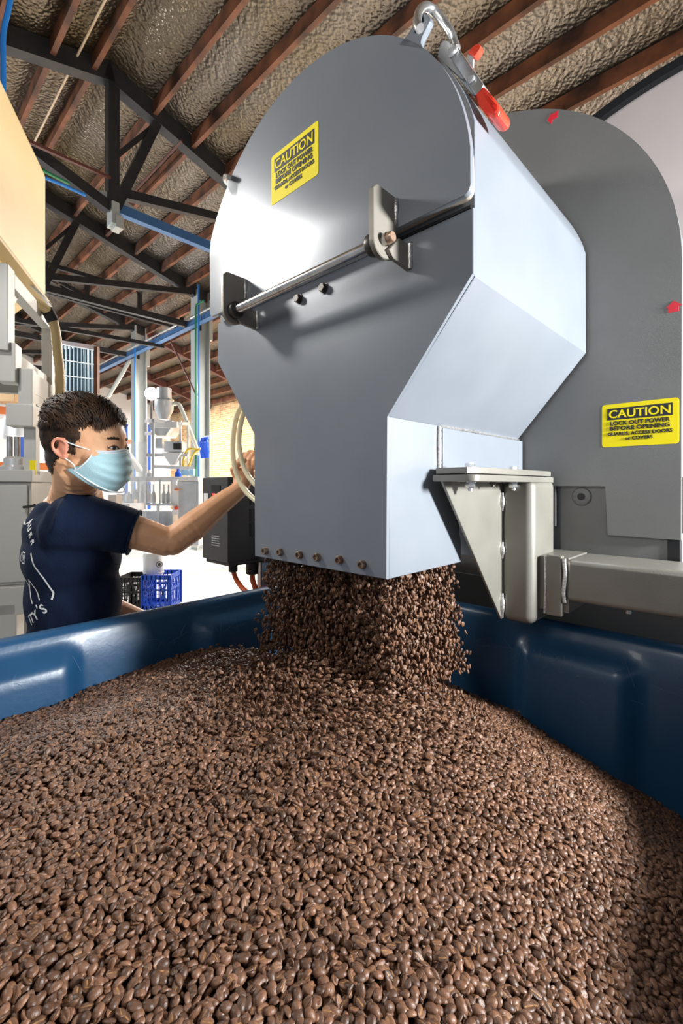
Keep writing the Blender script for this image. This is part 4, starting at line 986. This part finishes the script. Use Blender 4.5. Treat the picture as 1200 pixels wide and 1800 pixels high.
g.tube([cc+(e_*math.cos(a)+e2*math.sin(a))*.0600 for a in np.linspace(0, 2*math.pi, 29)], .0035, 6, False, False); g.out('sleeve_hem', shirtm, shirt)
g = G(I4)
for s in (-1, 1): chain(g, [T(0, s*.085, .98), T(.01, s*.11, .50), T(-.01, s*.12, .12)], [.105, .075, .060])
tr = g.out('trousers', jeans, man); remesh(tr, .012, 3); tr.data.materials.append(jeans)
g = G(I4)
for s in (-1, 1): g.ball(T(.06, s*.125, .045), (.15, .052, .05), RT)
g.out('shoes', blackp, man)
# print on the back of the shirt, laid onto the cloth
bm = bmesh.new(); bm.from_mesh(shirt.data); bmesh.ops.translate(bm, vec=origin(shirt), verts=bm.verts); tree = BVHTree.FromBMesh(bm); bm.free()
PO = T(-.30, .0, 1.315)
def lay(o):
    """drop a flat print (u to his right, v up, given in its own x,y) onto the cloth from behind"""
    me = o.data; ok = []
    og = origin(shirt)
    for v in me.vertices:
        s = PO+rt*v.co.x+UP*v.co.y; h = tree.ray_cast(s, fw)
        v.co = (h[0]+h[1]*(.0012+v.co.z*.5) if h[0] else s+fw*.2)-og
    o.parent = shirt; return o
def flat_text(s, u, v, size, rot, nm='shirt_letter'):
    M = Matrix.Translation((u, v, 0)) @ Matrix.Rotation(R(rot), 4, 'Z'); return lay(text(s, None, M, white, size, .0006, nm, depth=.0002))
def stroke(pts, w_, nm='shirt_print'):
    pts = [Vector((x, y, 0)) for x, y in pts]; fine = []
    for a, b in zip(pts, pts[1:]):
        m = max(2, int((b-a).length/.004)); fine += [a.lerp(b, k/m) for k in range(m)]
    fine.append(pts[-1]); bm = bmesh.new(); pr = None
    for i, p in enumerate(fine):
        t = (fine[min(i+1, len(fine)-1)]-fine[max(i-1, 0)]).normalized(); nn = Vector((-t.y, t.x, 0))*w_/2
        c = (bm.verts.new(p+nn), bm.verts.new(p-nn))
        if pr: bm.faces.new((pr[0], pr[1], c[1], c[0]))
        pr = c
    me = bpy.data.meshes.new(nm); bm.to_mesh(me); bm.free(); o = bpy.data.objects.new(nm, me); me.materials.append(white); C.objects.link(o); return lay(o)
for ch, u, v, ro_ in (('A', .015, .078, 30), ('.', .032, .082, 10), ('A', .046, .082, -25), ('U', .062, .068, -42), ('E', .074, .053, -52), ('R', .084, .036, -62)): flat_text(ch, u, v, .024, ro_)
ww_ = lambda k: .0012*math.sin(k*2.1)
stroke([(.098, .012), (.112, -.008), (.124, -.030), (.131+ww_(1), -.050), (.136, -.068), (.139+ww_(3), -.088), (.137, -.108)], .0042)
stroke([(.040, .010), (.066, .010), (.068, -.018), (.044, -.018), (.040, .010)], .0028); flat_text('P', .056, -.011, .020, 0); stroke([(.032, .008), (.025, .000), (.026, -.012), (.034, -.016)], .0030)
stroke([(.030, -.060), (.044, -.066), (.052, -.080), (.066, -.108), (.078, -.124)], .0040); stroke([(.056, -.086), (.072, -.060), (.090, -.088), (.104, -.112)], .0040)
for ch, u, v, ro_ in (('S', .122, -.142, 38), ("'", .106, -.146, 30), ('Y', .094, -.163, 30), ('T', .076, -.174, 24), ('I', .064, -.182, 20)): flat_text(ch, u, v, .034, ro_)
# eyes, lids, brows, set on the face surface
bm = bmesh.new(); bm.from_mesh(bodyo.data); bmesh.ops.translate(bm, vec=origin(bodyo), verts=bm.verts); ftree = BVHTree.FromBMesh(bm); bm.free()
def face_pt(y, z, off=0):
    h = ftree.ray_cast(Hd(.25, y, z), -(RH @ Vector((1, 0, 0)))); q = MH.inverted() @ h[0]; return Vector((q.x+off, y, z))
for s in (-1, 1):
    fc = face_pt(s*.031, .014); ec = Hd(fc.x-.0022, fc.y, fc.z)
    Re = RH @ Euler((0, 0, s*R(24))).to_matrix()
    G(I4).ball(ec, (.0062, .0125, .0052), Re).out('eye', eyew, man)
    G(I4).ball(Hd(fc.x+.0030, fc.y+.0015*s, fc.z-.0008), (.0040, .0060, .0046), RH).out('iris', eyed, man)
    row = lambda zs, off: [Hd(*face_pt(s*y, z, off)) for y, z in zip((.0175, .023, .030, .037, .0445), zs)]
    G(I4).tube(row((.0130, .0165, .0180, .0172, .0125), .0024), .0017, 8).out('eyelash', hairm, man)
    G(I4).tube(row((.0150, .0215, .0240, .0225, .0155), .0002), .0030, 8).out('eyelid', skin, man)
    G(I4).tube(row((.0095, .0080, .0070, .0075, .0105), -.0004), .0024, 8).out('eyelid', skin, man)
    g = G(I4)
    for k in range(85):
        u = random.random(); y = s*(.016+.030*u); z = .037+.003*math.sin(u*2.7)-.002*u+random.uniform(-.0036, .0036)*(1-.5*u)
        b = face_pt(y, z, .0008); e_ = face_pt(y+s*.006, z+.0020+random.uniform(-.001, .001), .0022); g.tube([Hd(*b), Hd(*b.lerp(e_, .5)), Hd(*e_)], [.0008, .0007, .0003], 4, smooth=False)
    g.out('eyebrow', strandm, man)
# mask: pleated cloth shell
g = G(I4); NU, NV = 36, 40; rows = []
for j in range(NV+1):
    v = j/NV; row = []
    zc = .004-.112*v
    bulge = math.sin(math.pi*min(1, v*1.05))**.7
    for i in range(NU+1):
        u = -1+2*i/NU; au = abs(u)
        x = .106+.015*bulge-.006*v*3*(v > .7)*(v-.7)/.3
        x = x-(.050+.030*v)*au**2.1; yy = (.060+.010*math.sin(math.pi*v)+.004*v)*math.sin(u*math.pi/2*.98)
        pinch = max(0, au-.72)/.28
        zc = .004-.112*v*(1-.50*au**2.4)
        z = zc+.010*(1-au)**2*(1-v)
        x += .0018*math.sin(v*math.pi*9)*(1-pinch)*(.15 < v < .85)-.016*v*au**2
        row.append(g.bm.verts.new(Hd(x, yy, z)))
    rows.append(row)
for a, b in zip(rows, rows[1:]):
    for i in range(NU): g.bm.faces.new((a[i], a[i+1], b[i+1], b[i]))
mk = g.out('face_mask', maskm, man, ang=60)
sd_ = mk.modifiers.new('t', 'SOLIDIFY'); sd_.thickness = .0012; sd_.offset = 0; bake(mk)
tag(mk, 'pale blue pleated surgical face mask')
def mpt(u, v): 
    i, j = int((u+1)/2*NU), int(v*NV); au = abs(u); bulge = math.sin(math.pi*min(1, v*1.05))**.7
    x = .106+.015*bulge-(.050+.030*v)*au**2.1; pinch = max(0, au-.72)/.28
    return Hd(x-.016*v*au**2+.0010, (.060+.010*math.sin(math.pi*v)+.004*v)*math.sin(u*math.pi/2*.98)*1.012, .004-.112*v*(1-.50*au**2.4)+.010*(1-au)**2*(1-v))
G(I4).tube([mpt(u, .02) for u in np.linspace(-1, 1, 25)], .0024, 8).tube([mpt(u, .075) for u in np.linspace(-1, 1, 25)], .0013, 6).out('nose_band', maskw, mk)
G(I4).tube([mpt(u, .985) for u in np.linspace(-1, 1, 25)], .0018, 8).out('lower_hem', maskw, mk)
for s in (-1, 1):
    G(I4).tube([mpt(s*.99, v) for v in np.linspace(.02, .98, 9)], .0018, 8).out('side_hem', maskw, mk)
    G(I4).tube([mpt(s*.99, .03), Hd(.030, s*.0800, .012), Hd(.006, s*.0865, .020)], .0014, 8).out('ear_loop', white, mk)
    G(I4).tube([mpt(s*.99, .95), Hd(.016, s*.0740, -.036), Hd(-.004, s*.081, -.020)], .0014, 8).out('ear_loop', white, mk)
# hair: cap and thousands of short strands
def scalp(th, ph):   # th: angle round z from face, ph: elevation; the point on the real head surface
    c = Vector((-.012, 0, .030)); d_ = Vector((math.cos(ph)*math.cos(th), math.cos(ph)*math.sin(th), math.sin(ph)))
    ell = 1/math.sqrt((d_.x/.0965)**2+(d_.y/.0775)**2+(d_.z/(.100 if d_.z > 0 else .14))**2)
    h = ftree.ray_cast(Hd(*(c+d_*.3)), -(RH @ d_))
    r = ((MH.inverted() @ h[0])-c).length if h[0] else ell
    if abs(d_.y) > .55 and r > ell*1.08: r = ell
    return c+d_*min(max(r, ell*.9), ell*1.15)
def hairline(p):
    """>0 inside the hair"""
    x, y, z = p
    side = z-(.012 if x > .0 else (.012+1.1*x if x > -.03 else -.021-1.5*(-.03-x) if x > -.06 else -.066-.3*(-.06-x)))
    if x > .012: side = min(side, (z-.020)-.75*(x-.012))
    front = .066-(x)+(z-.085)*.35 if z < .10 else .080-x+(z-.085)*.1
    if abs(y) > .055 and x < .020 and z > -.004 and x > .002: side = max(side, .002)
    return min(side, front)
g = G(I4); NA, NB = 96, 48; grid = {}
for i in range(NA):
    for j in range(NB):
        th = 2*math.pi*i/NA; ph = R(-60)+R(150)*j/(NB-1); p = scalp(th, ph)
        k = .002+.007*sm((p.z-.05)/.07); p2 = p+(p-Vector((-.008, 0, .04))).normalized()*k
        grid[i, j] = (p, p2, None)
vs = {}
def gv(k):
    if k not in vs: vs[k] = g.bm.verts.new(Hd(*grid[k][1]))
    return vs[k]
for i in range(NA):
    for j in range(NB-1):
        ks = [(i, j), ((i+1) % NA, j), ((i+1) % NA, j+1), (i, j+1)]
        if min(hairline(grid[k][0]) for k in ks) > .001: g.bm.faces.new([gv(k) for k in ks])
hair = g.out('hair', hairm, man, ang=80); sd_ = hair.modifiers.new('t', 'SOLIDIFY'); sd_.thickness = .004; sd_.offset = -1; bake(hair)
verts, faces = [], []; hr = random.Random(9); og = origin(hair)
for k in range(30000):
    zz = hr.uniform(-.9, 1); th = hr.uniform(-math.pi, math.pi); ph = math.asin(zz); p = scalp(th, ph)
    if hairline(p) < hr.uniform(-.002, .004): continue
    top = sm((p.z-.045)/.06); nrm = Vector((p.x+.008, p.y*1.5, (p.z-.04)*1.1)).normalized()
    comb = Vector((.9, -.25+.3*(p.y > .02), -.15)) if top > .5 else Vector((-.25-.3*(1-top)+(.5*top), 0, -1))
    if p.x > .045 and p.z > .06: comb = Vector((.75, -.45, -.55))
    comb = comb+Vector((hr.gauss(0, .28), hr.gauss(0, .28), hr.gauss(0, .18))); comb = (comb-nrm*comb.dot(nrm)).normalized()
    Lh = (.010+.026*top)*hr.uniform(.7, 1.2); b = p+nrm*(.001+.005*top)
    lift = .3+.8*top*hr.random()
    P = [b, b+(comb+nrm*lift)*Lh*.45, b+(comb+nrm*lift*.35)*Lh*.85, b+(comb-nrm*.10)*Lh*1.15]
    wdt = comb.cross(nrm)*(.0008+.0005*top); i0 = len(verts)
    for q, ws in zip(P, (1, 1, .7, .1)):
        for sg in (-1, 1): verts.append(Hd(*(q+wdt*sg*ws))-og)
    for m_ in range(3): a = i0+2*m_; faces.append((a, a+1, a+3, a+2))
me = bpy.data.meshes.new('hair_strands'); me.from_pydata(verts, [], faces); me.materials.append(strandm)
hs = bpy.data.objects.new('hair_strands', me); C.objects.link(hs); hs.parent = hair; tag(hs, kind='stuff')
# lever the hand closes on
t = thing('valve_lever', pc+Vector((.0, .03, -.1)), 'dark round valve lever gripped by the worker behind the hood', 'lever')
G(I4).cyl(pc+Vector((.03, .012, .078)), pc+Vector((.16, -.03, .078)), .009).out('lever_bar', darksteel, t)
